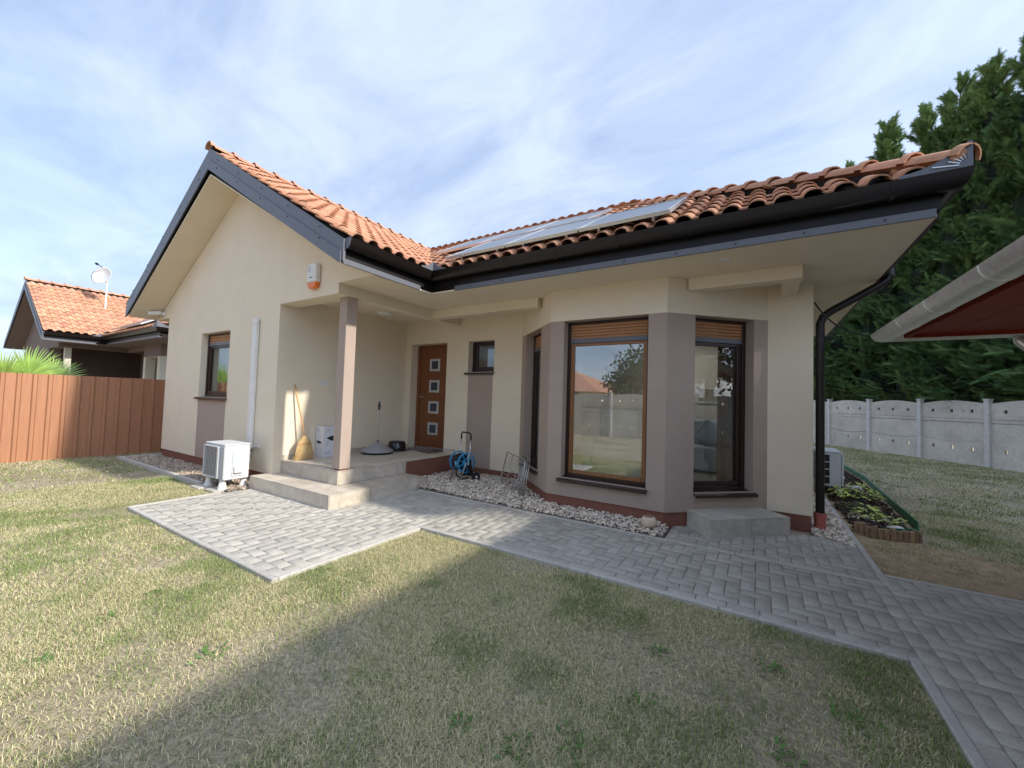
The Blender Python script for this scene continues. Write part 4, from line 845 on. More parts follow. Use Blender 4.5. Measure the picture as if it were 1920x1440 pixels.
area = [('entrance_pavement', pieces(-.01, 3.10, -1.53, -.0, 'S', under) + pieces(1.5, 3.10, -.0, 1.17, '', under), [(-.01, 3.10, -1.53, .3), (1.5, 3.10, .3, 1.17)]),
        ('garden_path', pieces(3.10, 7.0, 0, 1.17, 'S'), [(3.10, 7.0, 0, 1.17)]),
        ('bay_pavement', pieces(5.38, 7.08, 1.22, 2.36), [(5.36, 7.08, 1.22, 2.36)]),
        ('driveway', pieces(7.0, 11.6, -7.0, 1.42, 'W'), [(7.0, 11.6, -7.0, 1.42)])]
allp = []
for nm, ps, beds in area:
    mb = MB()
    for i, (a, b, c, d) in enumerate(beds): mb.add([(a, c, -.012), (b, c, -.012), (b, d, -.012), (a, d, -.012)], [(0, 1, 2, 3)])
    root = structure(mb.build(nm, 'joint_sand')); allp += [(r, root) for r in ps]
def vis_score(r):
    p = Vector(((r[0] + r[1]) / 2, (r[2] + r[3]) / 2, 0)); q = p - CAM; d = q.dot(cF)
    if d < .2 or abs(q.dot(cR)) > d * 1.31 or q.dot(cU) < -d * .99: return 0
    if r[2] > yb and B2 - .5 < p.x < xr: return .0001
    return ((r[1] - r[0]) * (r[3] - r[2])) * CAM.z / q.length ** 3
allp.sort(key=lambda t: -vis_score(t[0])); rest = {}
for i, (r, root) in enumerate(allp):
    w_, l_ = r[1] - r[0], r[3] - r[2]; dz = random.gauss(0, .0012); me, v, f = pmesh(w_, l_)
    M = Matrix.Translation((r[0], r[2], dz)) @ Matrix.Rotation(random.gauss(0, .004), 4, 'X') @ Matrix.Rotation(random.gauss(0, .004), 4, 'Y')
    if i < 300 and vis_score(r) > .001: linkcopy(me, 'paver', root, M)
    else: rest.setdefault(root.name, []).append((M, v, f))
for k, lst in rest.items():
    VV = []; FF = []; n = 0
    for M, v, f in lst:
        A = np.array(M); vv = np.array(v); VV.append(vv @ A[:3, :3].T + A[:3, 3]); FF.append(np.array(f) + n); n += len(vv)
    npmesh('pavers', np.concatenate(VV), np.concatenate(FF), 'paver', parent=bpy.data.objects[k], kind='stuff')
def kerb_run(p, q, w_, root, top=.006, seg=1.0):
    p, q = Vector((*p, 0)), Vector((*q, 0)); d = (q - p); ln = d.length; d.normalize(); nn = Vector((-d.y, d.x, 0)); n = max(1, round(ln / seg))
    for i in range(n):
        m = MB(); m.obox(p + d * (ln * i / n + .0015) + Z * (-.12 + top + random.gauss(0, .0015)), d * (ln / n - .003), nn * w_, Z * .12); m.build('kerb', 'kerb', root, bev=.006)
eo = [bpy.data.objects[a[0]] for a in area]
kerb_run((-.01, -1.58), (-.01, -.64), .05, eo[0]); kerb_run((-.06, -1.58), (3.15, -1.58), .05, eo[0]); kerb_run((3.15, -1.53), (3.15, -.05), .05, eo[0])
kerb_run((3.10, -.05), (6.95, -.05), .05, eo[1]); kerb_run((1.86, 1.17), (7.08, 1.17), .05, eo[1]); kerb_run((7.0, -7), (7.0, -.0), .05, eo[3]); kerb_run((7.13, 1.17), (7.13, 9.2), .05, eo[2], .012); kerb_run((7.13, 1.42), (11.6, 1.42), .04, eo[3], .002)
# ================================================================== gravel
ICO = None
def ico():
    b = bmesh.new(); bmesh.ops.create_icosphere(b, subdivisions=1, radius=1); v = np.array([x.co[:] for x in b.verts]); f = np.array([[q.index for q in p.verts] for p in b.faces]); b.free(); return v, f
ICO = ico()
def inpoly(x, y, poly):
    c = np.zeros(len(x), bool); n = len(poly)
    for i in range(n):
        x0, y0 = poly[i]; x1, y1 = poly[(i + 1) % n]
        k = ((y0 > y) != (y1 > y)) & (x < (x1 - x0) * (y - y0) / (y1 - y0 + 1e-12) + x0); c ^= k
    return c
def pebbles(name, poly, n, r0, r1, matl, hgt=None, squash=.62, layers=2):
    P = np.array(poly); lo, hi = P.min(0), P.max(0); x = rng.uniform(lo[0], hi[0], n * 4); y = rng.uniform(lo[1], hi[1], n * 4); k = inpoly(x, y, poly); x, y = x[k][:n], y[k][:n]; m = len(x)
    r = rng.uniform(r0, r1, m) * rng.choice([.7, 1, 1, 1.25], m); z = rng.uniform(-.012, .008 * layers, m) + (hgt(x, y) if hgt else 0)
    v, f = ICO; sc = np.stack([r * rng.uniform(.8, 1.35, m), r * rng.uniform(.7, 1.1, m), r * squash * rng.uniform(.7, 1.1, m)], 1)
    jit = 1 + rng.normal(0, .10, (m, len(v), 1)); loc = v[None] * jit * sc[:, None]
    a = rng.uniform(0, 6.283, m); tl = rng.normal(0, .35, m); ca, sa, ct, st = np.cos(a), np.sin(a), np.cos(tl), np.sin(tl)
    X, Y, Zz = loc[..., 0], loc[..., 1], loc[..., 2]; X, Zz = X * ct[:, None] - Zz * st[:, None], X * st[:, None] + Zz * ct[:, None]
    X, Y = X * ca[:, None] - Y * sa[:, None], X * sa[:, None] + Y * ca[:, None]
    VV = np.stack([X + x[:, None], Y + y[:, None], Zz + z[:, None]], -1).reshape(-1, 3); FF = (f[None] + (np.arange(m) * len(v))[:, None, None]).reshape(-1, 3)
    return npmesh(name, VV, FF, matl, smooth=True)
def bed_sheet(name, poly, z, matl):
    mb = MB(); mb.add([(a, b, z) for a, b in poly], [tuple(range(len(poly)))]); return structure(mb.build(name, matl))
g1 = [(1.84, 1.22), (1.84, 1.35), (1.42, 1.36), (1.42, ym + .02), (B1, ym + .02), (B2, yb + .02), (B3 - .02, yb + .02), (5.36, 1.56), (5.36, 1.22)]
bed_sheet('gravel_bed', g1, -.008, 'gravel_bed')
hg = lambda x, y: .030 + .012 * np.clip((2.6 - x), -.5, 1) + .012 * (y - 1.22) / 1.3
o = pebbles('gravel', g1, 6200, .013, .023, 'pebble', hg, layers=3); o['kind'] = 'stuff'; o['label'] = 'cream and pink pebbles between path and house'
mb = MB(); mb.add([(a, b, (.022 if (a, b) not in ((1.84, 1.22), (5.36, 1.22)) else .002)) for a, b in g1], [tuple(range(len(g1)))]); o = mb.build('gravel_base', 'gravel_bed'); o['kind'] = 'structure'
g2 = [(-4.5, -.52), (-4.5, .02), (-.06, .02), (-.06, -.52)]
bed_sheet('gravel_bed', g2, -.008, 'gravel_bed'); o = pebbles('gravel', g2, 3600, .013, .024, 'pebble_brown', lambda x, y: .004 + 0 * x); o['kind'] = 'stuff'; o['label'] = 'brownish gravel strip along the gable wall'
g3 = [(6.74, 2.36), (6.74, 9.0), (7.08, 9.0), (7.08, 2.15), (6.84, 2.33)]
bed_sheet('gravel_bed', g3, -.008, 'gravel_bed'); o = pebbles('gravel', [(6.74, 2.34), (6.74, 6.5), (7.08, 6.5), (7.08, 2.15), (6.86, 2.32)], 2600, .012, .022, 'pebble', lambda x, y: .006 + 0 * x); o['kind'] = 'stuff'; o['label'] = 'pale pebble strip beside the downpipe'
kr = structure(MB().add([(-4.6, -.58, -.02), (-.8, -.58, -.02), (-.8, -.53, -.02), (-4.6, -.53, -.02)], [(0, 1, 2, 3)]).build('gravel_edging', 'kerb')); kerb_run((-4.56, -.60), (-.86, -.60), .06, kr, .03); kerb_run((-4.50, -.6), (-4.50, .3), .06, kr, .03)
# ================================================================== planting bed on the right
bp = [(7.14, 2.98), (7.30, 2.78), (7.66, 2.88), (7.80, 3.25), (7.90, 5.1), (8.02, 7.4), (7.95, 9.4), (7.14, 9.4)]
bed_sheet('planting_bed', bp, -.004, 'soil')
bpi = [(7.17, 3.02), (7.34, 2.86), (7.62, 2.95), (7.74, 3.28), (7.84, 5.1), (7.95, 7.4), (7.9, 9.3), (7.17, 9.3)]
o = pebbles('bark_mulch', bpi, 3400, .012, .032, 'bark', lambda x, y: .012 + 0 * x, squash=.35); o['kind'] = 'stuff'; o['label'] = 'dark bark mulch in the planting bed'
o = pebbles('mulch_pale', [(7.2, 3.55), (7.6, 3.5), (7.7, 3.75), (7.25, 3.85)], 90, .015, .03, 'pebble', lambda x, y: .02 + 0 * x, squash=.4); o['kind'] = 'stuff'; o['label'] = 'pale wood chips in the planting bed'
t = thing('log_edging', (7.5, 2.82, 0), 'row of short upright wooden logs closing the planting bed', 'edging'); pth = [(7.20, 2.95), (7.32, 2.79), (7.48, 2.80), (7.64, 2.86), (7.76, 2.98)]
acc = []
for i in range(len(pth) - 1):
    a, b = Vector((*pth[i], 0)), Vector((*pth[i + 1], 0)); n = max(1, round((b - a).length / .062)); acc += [a.lerp(b, k / n) for k in range(n)]
for p in acc:
    m = MB(); hh = random.uniform(.085, .115); m.lathe(p + Z * -.05, [(.029, 0), (.029, hh + .045), (.023, hh + .05)], 10); m.build('log', 'log', t, smooth=True, auto=40)
m = MB(); ge = [(7.42, 2.86), (7.60, 2.92), (7.75, 3.06), (7.83, 3.4), (7.91, 5.1), (8.03, 7.4), (7.96, 9.4)]; m.sweep([(0, -.05), (.006, -.05), (.009, .085), (.004, .10), (-.004, .10), (-.004, .085)], ge[::-1]); tag(m.build('lawn_edging', 'green_plastic', None), 'green plastic strip edging the planting bed along the lawn', 'edging')
def rock(x, y, r, lbl, squash=.6, z=0.):
    b = bmesh.new(); bmesh.ops.create_icosphere(b, subdivisions=3, radius=1); pz_ = [Vector((random.gauss(0, 1), random.gauss(0, 1), random.gauss(0, 1))).normalized() for _ in range(9)]
    for v in b.verts:
        d = v.co.normalized(); k = 1.0
        for q in pz_:
            dd = d.dot(q)
            if dd > .72: k = min(k, .72 / dd)
        v.co = Vector((d.x * r * k, d.y * r * .75 * k, d.z * r * squash * k))
    me = bpy.data.meshes.new('rock'); b.to_mesh(me); b.free(); me.materials.append(MATS['rock_white']); o = bpy.data.objects.new('rock', me); COL.objects.link(o); o.location = (x, y, r * squash * .55 + z); o.rotation_euler = (0, 0, random.uniform(0, 3)); tag(o, lbl, 'rock', 'white rocks in the planting bed')
rock(7.57, 3.06, .12, 'white rock beside the log edging at the tip of the planting bed'); rock(7.60, 5.75, .15, 'pale yellowish rock behind the lime green plant'); rock(7.55, 7.1, .16, 'far white rock beside the air conditioner in the planting bed')
def leafy(name, x, y, n, rad, hgt, ls, matl, lbl, up=.5, group=None):
    t = thing(name, (x, y, 0), lbl, 'plant', group); vs = []; fs = []
    st = MB()
    for k in range(max(3, n // 14)):
        a = random.uniform(0, 6.28); rr = random.uniform(.2, .8) * rad; tip = Vector((x + math.cos(a) * rr, y + math.sin(a) * rr, hgt * random.uniform(.6, 1))); st.tube([(x, y, -.01), ((x + tip.x) / 2, (y + tip.y) / 2, tip.z * .65), tip], .004, 5)
    st.build('stems', 'leaf_olive', t); mb = MB()
    for k in range(n):
        a = random.uniform(0, 6.28); rr = rad * math.sqrt(random.random()); zz_ = hgt * (1 - .55 * (rr / rad) ** 2) * random.uniform(.35, 1.0); c = Vector((x + rr * math.cos(a), y + rr * math.sin(a), zz_ + .01)); d = Vector((math.cos(a + random.gauss(0, .7)), math.sin(a + random.gauss(0, .7)), random.uniform(-.3, up))).normalized(); s_ = d.cross(Z); s_ = s_.normalized() * ls * .32; l_ = ls * random.uniform(.7, 1.2)
        mb.add([c, c + d * l_ * .5 + s_, c + d * l_ - Z * l_ * .15, c + d * l_ * .5 - s_], [(0, 1, 2, 3)])
    mb.build('leaves', matl, t, kind='stuff', recalc=False); return t
leafy('garden_plant', 7.48, 4.8, 130, .27, .30, .10, 'leaf_lime', 'lime green leafy plant in the middle of the planting bed')
leafy('garden_plant', 7.42, 3.68, 46, .13, .17, .085, 'leaf_lime', 'small lime green seedling near the front of the planting bed')
leafy('garden_plant', 7.38, 4.15, 420, .24, .10, .035, 'leaf_olive', 'low brownish green mat plant before the lime green plant')
leafy('garden_plant', 7.62, 3.60, 60, .14, .07, .06, 'leaf_lime', 'flat yellow green plant beside the seedling')
# ================================================================== brown metal fence on the left
fx = -5.35; t = thing('metal_fence', (fx, -1, 0), 'brown ribbed sheet metal fence on the left side of the lawn', 'fence')
def sheet(y0, n):
    per = .19; pr = []
    for i in range(n):
        y = y0 + i * per; pr += [(y, 0), (y + .100, 0), (y + .116, .034), (y + .158, .034), (y + .174, 0)]
    pr.append((y0 + n * per, 0)); vs = [(fx + d_, y, z) for y, d_ in pr for z in (-.04, 1.605)]; vs2 = [(fx + d_ - .0015, y, z) for y, d_ in pr for z in (-.04, 1.605)]
    m = MB(); k = len(pr); m.add(vs, [(2 * i, 2 * i + 2, 2 * i + 3, 2 * i + 1) for i in range(k - 1)]); m.add(vs2, [(2 * i, 2 * i + 1, 2 * i + 3, 2 * i + 2) for i in range(k - 1)]); s_ = m.build('sheet', 'fence_brown', t, recalc=False)
    return s_
for i in range(15): sheet(-8.8 + i * 1.142, 6)
for i in range(8):
    m = MB(); y = -8.6 + i * 2.28; m.box(fx - .065, fx - .012, y, y + .05, -.05, 1.55); m.build('post', 'fascia_dark', t)
for zz_ in (.35, 1.3):
    m = MB(); m.box(fx - .0115, fx - .0025, -8.8, 8.3, zz_, zz_ + .04); m.build('rail', 'fascia_dark', t)
# ================================================================== concrete panel fences
def fence_parts():
    PW = 1.69; res = []
    def slab(z0, z1, rect, curve_top, curve_bot, holes):
        m = MB(); wall(m, (0, 0, 0), (1, 0, 0), (0, -1, 0), 0, PW, rect[0], rect[1], holes, .045)
        n = 12
        for i in range(n):
            a, b = PW * i / n, PW * (i + 1) / n
            if curve_top: m.prism([(a, 0, rect[1]), (b, 0, rect[1]), (b, 0, curve_top(b / PW)), (a, 0, curve_top(a / PW))], (0, .045, 0))
            if curve_bot: m.prism([(a, 0, curve_bot(a / PW)), (b, 0, curve_bot(b / PW)), (b, 0, rect[0]), (a, 0, rect[0])], (0, .045, 0))
        return m
    sag = lambda u: .66 - .075 * math.sin(math.pi * u); arch = lambda u: 1.70 + .09 * math.sin(math.pi * u)
    hx = [(.28, .36), (.80, .88), (1.32, 1.40)]
    s1 = slab(0, 0, (-.05, .50), lambda u: sag(u) - .006, None, [(a, b, .36, .46) for a, b in hx]); s2 = slab(0, 0, (.70, 1.16), None, lambda u: sag(u) + .006, []); s3 = slab(0, 0, (1.172, 1.26), None, None, []); s4 = slab(0, 0, (1.272, 1.66), lambda u: arch(u), None, [(a, b, 1.44, 1.53) for a, b in hx])
    ms = []
    for i, s_ in enumerate((s1, s2, s3, s4)):
        if i == 1: s_.v = [(a, b + .006, c) for a, b, c in s_.v]; s_.box(0, PW, .0515, .062, .53, .72)  # hidden backing strip added to stop light leaking through the curved joint
        if i == 2: s_.box(0, PW, .046, .056, 1.14, 1.29)  # hidden strip blocks light through the upper joints
        o = s_.build('panel', 'concrete', None); ms.append(o.data); bpy.data.objects.remove(o)
    p = MB(); p.box(-.06, .06, -.055, .075, -.06, 1.80); p.box(-.072, .072, -.067, .087, 1.80, 1.835); o = p.build('post', 'concrete_post', None, bev=.006); pm = o.data; bpy.data.objects.remove(o)
    return ms, pm
FM, FP = fence_parts()
def concrete_fence(p, ang, n, label):
    t = thing('concrete_fence', (p[0], p[1], 0), label, 'fence'); t.rotation_euler = (0, 0, ang); ORG[t.name] = (0, 0, 0)
    for i in range(n):
        for me in FM: linkcopy(me, 'panel', t, Matrix.Translation((i * 1.81 + .06, random.gauss(0, .004), random.gauss(0, .004))))
        linkcopy(FP, 'post', t, Matrix.Translation((i * 1.81, 0, random.gauss(0, .006))))
    linkcopy(FP, 'post', t, Matrix.Translation((n * 1.81, 0, 0)))
fd_ = Vector((.526, -.85, 0)).normalized(); s0 = Vector((9.62, 15.95, 0)) - fd_ * (1.81 * 4)
concrete_fence((s0.x, s0.y), math.atan2(fd_.y, fd_.x), 12, 'grey concrete panel fence with square holes under the conifer hedge')
concrete_fence((17.2, 3.6), -math.pi / 2, 7, 'grey concrete panel fence added out of view beyond the carport')  # unseen fence added to darken the reflection in the right bay pane
concrete_fence((17.2, -9.6), math.pi, 13, 'grey concrete panel fence behind the lawn, mirrored in the bay window')
# ================================================================== carport
t = thing('carport', (9.5, 0, 0), 'carport roof with silver gutter and dark red underside beside the house', 'carport')
zc_ = 2.12; X0, X1, Y0, Y1 = 7.39, 11.6, -7.0, 1.84
nb_ = 16
for i in range(nb_):
    a = X0 + (X1 - X0) * i / nb_; m = MB(); m.box(a + .003, a + (X1 - X0) / nb_ - .003, Y0, Y1, zc_, zc_ + .03); m.build('ceiling_board', 'carport_red', t)
m = MB(); m.box(X0 - .02, X1, Y0, Y1 + .02, zc_ + .031, zc_ + .05); m.add([(X0 - .06, Y0, zc_ + .06), (X0 - .06, Y1 + .06, zc_ + .06), (X1, Y1 + .06, zc_ + .6), (X1, Y0, zc_ + .6)], [(0, 1, 2, 3)]); m.build('roof', 'fascia_dark', t)
m = MB(); m.box(X0 - .024, X0 - .002, Y0, Y1 + .02, zc_ - .03, zc_ + .10); m.box(X0, X1, Y1 + .002, Y1 + .024, zc_ - .03, zc_ + .10); m.build('fascia', 'carport_red', t)
ra = .09; arc = [(.02 + ra + ra * math.cos(a), zc_ + .045 + ra * math.sin(a)) for a in np.linspace(0, -math.pi, 13)]; arci = [(.02 + ra + (ra - .004) * math.cos(a), zc_ + .046 + (ra - .004) * math.sin(a)) for a in np.linspace(-math.pi, 0, 13)]
m = MB(); m.sweep(arc + arci, [(X1, Y1 + .024), (X0 - .024, Y1 + .024), (X0 - .024, Y0)]); gt = m.build('gutter', 'galv', t, smooth=True, auto=40)
for y in (-5.6, -4.0, -2.5, -1.3, -.25, .55, 1.2):
    m = MB(); a2 = [(o_ + (.003 if o_ > .1 else -.003), z_ - .004) for o_, z_ in arc]; m.sweep(a2 + arc[::-1], [(X0 - .024, y + .018), (X0 - .024, y)]); m.build('gutter_collar', 'galv', gt, smooth=True, auto=40)
m = MB(); m.tube([(8.12, Y1 + .12, zc_ - .02), (8.12, Y1 + .12, zc_ - .08), (8.15, Y1 + .10, zc_ - .13), (8.26, Y1 + .03, zc_ - .22), (8.29, Y1 + .02, zc_ - .29), (8.29, Y1 + .02, 0)], .042, 14); m.build('downpipe', 'galv', gt, smooth=True)
for (x, y) in ((8.55, 1.30), (11.4, 1.30), (11.4, -6.8), (8.55, -6.8), (11.4, -2.7)):
    m = MB(); m.box(x - .06, x + .06, y - .06, y + .06, -.05, zc_); m.build('post', 'carport_red', t, bev=.005)
# ================================================================== neighbour's house and its dish, palm
nb = thing('house', (-15.9, .1, 0), 'taupe neighbouring bungalow with orange tiled roof beyond the brown fence', 'house'); ORG[nb.name] = (0, 0, 0)
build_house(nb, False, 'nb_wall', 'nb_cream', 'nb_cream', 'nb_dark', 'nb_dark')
window(nb, (B1, ym, 0), U1, (U1.y, -U1.x, 0), .217, .98, .38, zb - .012, sash='frame_dark', glass='glass_dark', sill=None)
window(nb, (0, ym, 0), (1, 0, 0), (0, -1, 0), 1.6406, 2.2234, 1.8834, 2.4563, shut=0, sash='frame_dark', glass='glass_dark', sill=None)
for i in range(3):
    o_ = Vector((2.6 + i, yW + .2, zE + .2 * TS)) + Vector((0, -SI, CO)) * .14; tt = thing('solar_panel', o_ + Vector((-15.9, .1, 0)), 'solar panel on the neighbouring house roof, ' + ('left', 'middle', 'right')[i] + ' of that row', 'solar panel', 'solar panels on the neighbouring roof'); ORG[tt.name] = (0, 0, 0)
    m = MB(); m.obox((0, 0, 0), (.98, 0, 0), (0, 1.25 * CO, 1.25 * SI), Vector((0, -SI, CO)) * .04); m.build('frame', 'alu', tt)
    m = MB(); m.obox(Vector((.03, .03 * CO, .03 * SI)) + Vector((0, -SI, CO)) * .0401, (.92, 0, 0), (0, 1.19 * CO, 1.19 * SI), Vector((0, -SI, CO)) * .004); m.build('glass', 'panel_glass', tt)
fd0 = Vector((-15.88, 1.48, 4.42)); t = thing('satellite_dish', fd0, 'white satellite dish on a pole on the neighbouring roof', 'satellite dish')
m = MB(); m.lathe(fd0, [(.03, 0), (.03, 1.30)], 8); m.build('pole', 'white_metal', t)
dc = fd0 + Vector((-.05, -.1, 1.36)); dn = Vector((.55, -.80, .22)).normalized(); prof = [(r * .37, .10 * r * r) for r in np.linspace(.02, 1, 9)]; prof += [(r * .365, .10 * r * r - .012) for r in np.linspace(1, .02, 9)]
m = MB(); m.lathe(dc, prof, 28, dn, caps=False); m.build('dish', 'white_metal', t, smooth=True)
m = MB(); lp = dc + dn * .30 + Z * .34; m.tube([dc + Z * .33 + dn * .08, lp], .015, 6); m.lathe(lp, [(.03, -.05), (.045, 0), (.03, .06)], 10, dn); m.build('receiver', 'fascia_dark', t)
m = MB(); m.box(-27, -20.5, 2, 2.3, -.05, 2.95); sh = thing('shed', (-24, 2, 0), 'pale bluish white shed far behind the palm', 'shed'); m.build('wall', 'pale_roof', sh); m = MB(); m.box(-27.2, -20.3, 1.8, 2.5, 2.96, 3.02); m.build('roof', 'pale_roof', sh)
pb = Vector((-6.45, -1.62, 0)); t = thing('fan_palm', pb, 'green fan palm leaves rising above the brown fence', 'palm')
m = MB(); m.tube([pb - Z * .05, pb + Vector((.02, 0, .4)), pb + Vector((0, .03, .95))], [.13, .11, .10], 12); m.build('trunk', 'bark_trunk', t, smooth=True)
def fan(c, up, nrm, R_, n=40, spread=3.0, nm='leaf'):
    up = up.normalized(); sd_ = up.cross(nrm).normalized(); nn = sd_.cross(up); mb = MB()
    for k in range(n):
        a = -spread / 2 + spread * k / (n - 1) + random.gauss(0, .012); d = up * math.cos(a) + sd_ * math.sin(a); p = nn.cross(d).normalized(); l_ = R_ * random.uniform(.88, 1.05) * (1 - .12 * abs(a) / (spread / 2)); w_ = spread / n * .5
        q = [c + d * .03, c + d * l_ * .45 + p * (l_ * .45 * w_ * 1.6) + nn * .012, c + d * l_ * .45 - p * (l_ * .45 * w_ * 1.6) + nn * .012, c + d * l_ * .8 + p * (l_ * .30 * w_) + nn * (-.03 * l_), c + d * l_ * .8 - p * (l_ * .30 * w_) + nn * (-.03 * l_), c + d * l_ + nn * (-.12 * l_ * random.uniform(.4, 1.4))]
        mb.add(q, [(0, 1, 2), (1, 3, 4, 2), (3, 5, 4)])
    mb.build(nm, 'palm_leaf', t, recalc=False)
for (off_, up, nrm, R_) in (((.06, .06, 1.58), (.0, .12, 1), (1, -.6, .15), .66), ((.12, .34, 1.50), (.0, .75, .65), (1, -.3, .2), .60), ((.05, -.26, 1.50), (.05, -.7, .75), (1, -.8, .2), .62), ((-.3, .1, 1.45), (-.6, .2, .8), (.7, -.4, .7), .6), ((.16, -.05, 1.30), (.55, -.3, .6), (.6, -.6, .8), .45)):
    c = pb + Vector(off_); fan(c, Vector(up), Vector(nrm).normalized(), R_); m = MB(); m.tube([pb + Z * .93, pb + Z * 1.15 + Vector((off_[0] * .5, off_[1] * .5, 0)), c + Vector(up).normalized() * .03], .011, 6); m.build('leaf_stalk', 'palm_leaf', t, smooth=True)
# ================================================================== conifers
def frond(n=9):
    vs = []; fs = []
    def q(a, b, w_):
        a, b = np.array(a), np.array(b); d = b - a; s_ = np.array([-d[1], d[0], 0]); s_ = s_ / (np.linalg.norm(s_) + 1e-9) * w_; k = len(vs); vs.extend([a - s_ * .5, a + s_ * .5, b]); fs.append((k, k + 1, k + 2))
    dr = lambda x: -.16 * x * x + .05 * x
    for i in range(n):
        x = .05 + .85 * i / (n - 1); l_ = .30 * (1 - .62 * x) + .05
        for s_ in (-1, 1): q((x, 0, dr(x)), (x + l_ * .80, s_ * l_ * .62, dr(x) - .05 * l_ + .02), .050)
    q((0, 0, 0), (.55, .0, dr(.55)), .03); q((.5, 0, dr(.5)), (1.08, 0, dr(1) + .02), .075); return np.array(vs), np.array(fs)
FV, FF_ = frond()
def conifer(seed, H=13.0, RB=1.85, nb=200, per=38):
    """branches sweep out of the trunk, each clothed in flat sprays: ragged outline, gaps, dark inside"""
    r_ = np.random.default_rng(seed); hb = np.concatenate([r_.uniform(.05, .97, nb) ** .9, r_.uniform(.80, .95, 14)]); nb = len(hb); ab = r_.uniform(0, 6.283, nb)
    Lb = (RB * np.clip(1.03 - hb, 0, 1) ** .72) * r_.uniform(.62, 1.22, nb) + .12; eb = r_.normal(.30, .16, nb) + .55 * hb ** 2 + np.clip(hb - .85, 0, 1) * 3
    bi = np.concatenate([np.repeat(np.arange(nb), per), r_.integers(0, nb, 60)]); n = len(bi); s_ = r_.uniform(.25, 1, n) ** .6; s_[-60:] = 1
    dirb = np.stack([np.cos(ab) * np.cos(eb), np.sin(ab) * np.cos(eb), np.sin(eb)], 1); z0 = .5 + hb * (H - 1.0)
    hh = hb[bi]; base = dirb[bi] * (Lb[bi] * s_)[:, None]; base[:, 2] += z0[bi] + .12 * s_ ** 2; base += r_.normal(0, 1, (n, 3)) * (.17 * (1.05 - hh))[:, None]
    yaw = ab[bi] + r_.normal(0, .75, n); el = eb[bi] + r_.normal(.12, .34, n); sc = r_.uniform(.32, .66, n) * (1 - .38 * hh); roll = r_.normal(0, .8, n)
    d = np.stack([np.cos(yaw) * np.cos(el), np.sin(yaw) * np.cos(el), np.sin(el)], 1); up = np.stack([-np.cos(yaw) * np.sin(el), -np.sin(yaw) * np.sin(el), np.cos(el)], 1); sd_ = np.cross(up, d)
    u2 = up * np.cos(roll)[:, None] + sd_ * np.sin(roll)[:, None]; s2 = sd_ * np.cos(roll)[:, None] - up * np.sin(roll)[:, None]; base -= d * (sc * .45)[:, None]
    V = base[:, None] + (FV[None, :, 0:1] * d[:, None] + FV[None, :, 1:2] * s2[:, None] + FV[None, :, 2:3] * u2[:, None]) * sc[:, None, None]
    F = FF_[None] + (np.arange(n) * len(FV))[:, None, None]; bt = r_.uniform(0, .5, nb)[bi]
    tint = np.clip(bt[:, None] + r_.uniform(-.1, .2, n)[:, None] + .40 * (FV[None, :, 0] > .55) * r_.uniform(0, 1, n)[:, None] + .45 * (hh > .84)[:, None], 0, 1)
    return V.reshape(-1, 3), F.reshape(-1, 3), np.broadcast_to(tint, (n, len(FV))).reshape(-1)
CV = []
for sdd in range(3):
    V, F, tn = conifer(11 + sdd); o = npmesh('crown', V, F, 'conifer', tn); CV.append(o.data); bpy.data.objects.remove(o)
m = MB(); m.lathe((0, 0, -.1), [(.16, 0), (.13, 2), (.07, 8), (.015, 12.6)], 9); o = m.build('trunk', 'bark_trunk', None, smooth=True); TRK = o.data; bpy.data.objects.remove(o)
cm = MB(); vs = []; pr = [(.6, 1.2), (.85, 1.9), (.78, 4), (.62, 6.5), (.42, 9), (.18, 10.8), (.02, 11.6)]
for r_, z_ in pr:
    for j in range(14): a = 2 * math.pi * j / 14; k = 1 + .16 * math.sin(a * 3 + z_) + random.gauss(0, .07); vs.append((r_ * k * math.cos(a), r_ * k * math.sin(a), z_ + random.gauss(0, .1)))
cm.add(vs, [(i * 14 + j, i * 14 + (j + 1) % 14, (i + 1) * 14 + (j + 1) % 14, (i + 1) * 14 + j) for i in range(len(pr) - 1) for j in range(14)]); o = cm.build('shade_core', 'conifer_core', None); CORE = o.data; bpy.data.objects.remove(o)  # solid dark core painted as inner shade, closes see-through gaps
fn_ = Vector((.85, .526, 0)).normalized(); tb = Vector((9.62, 15.95, 0)) + fn_ * 1.9
spots = [(9.54, 19.31, 12.85, 'leftmost conifer of the hedge whose tip shows over the roof'), (10.54, 17.69, 13.5, 'second conifer tip from the left in the hedge'), (11.30, 16.47, 12.95, 'third conifer tip from the left in the hedge'), (11.89, 15.52, 13.15, 'fourth conifer tip from the left in the hedge'), (12.36, 14.76, 12.9, 'fifth conifer tip from the left in the hedge'), (12.9, 13.95, 12.95, 'rightmost conifer tip in the hedge at the picture edge')]
for k in range(1, 4): p = Vector((9.54, 19.31, 0)) - fd_ * 1.6 * k; spots.append((p.x, p.y, 10.4 - .5 * k, ('first', 'second', 'third')[k - 1] + ' dark conifer behind the house roof, counted leftward from the last visible tip'))
for k in range(1, 10): p = Vector((12.9, 13.95, 0)) + fd_ * 1.35 * k; spots.append((p.x, p.y, (12.7 if k < 8 else 14.4) + random.uniform(-.5, .4), ('first', 'second', 'third', 'fourth', 'fifth', 'sixth', 'seventh', 'eighth', 'ninth')[k - 1] + ' unseen conifer beyond the right picture edge, counted away from the house'))  # hedge extended out of view to shade lawn and bay, end trees taller
for i, (x, y, hgt_, lb) in enumerate(spots):
    t = thing('conifer', (x, y, 0), lb, 'conifer', 'conifers of the hedge'); t.scale = (1, 1, hgt_ / 13.0); t.rotation_euler = (0, 0, i * 1.9)
    linkcopy(TRK, 'trunk', t); c = linkcopy(CV[i % 3], 'crown', t); linkcopy(CORE, 'shade_core', t)
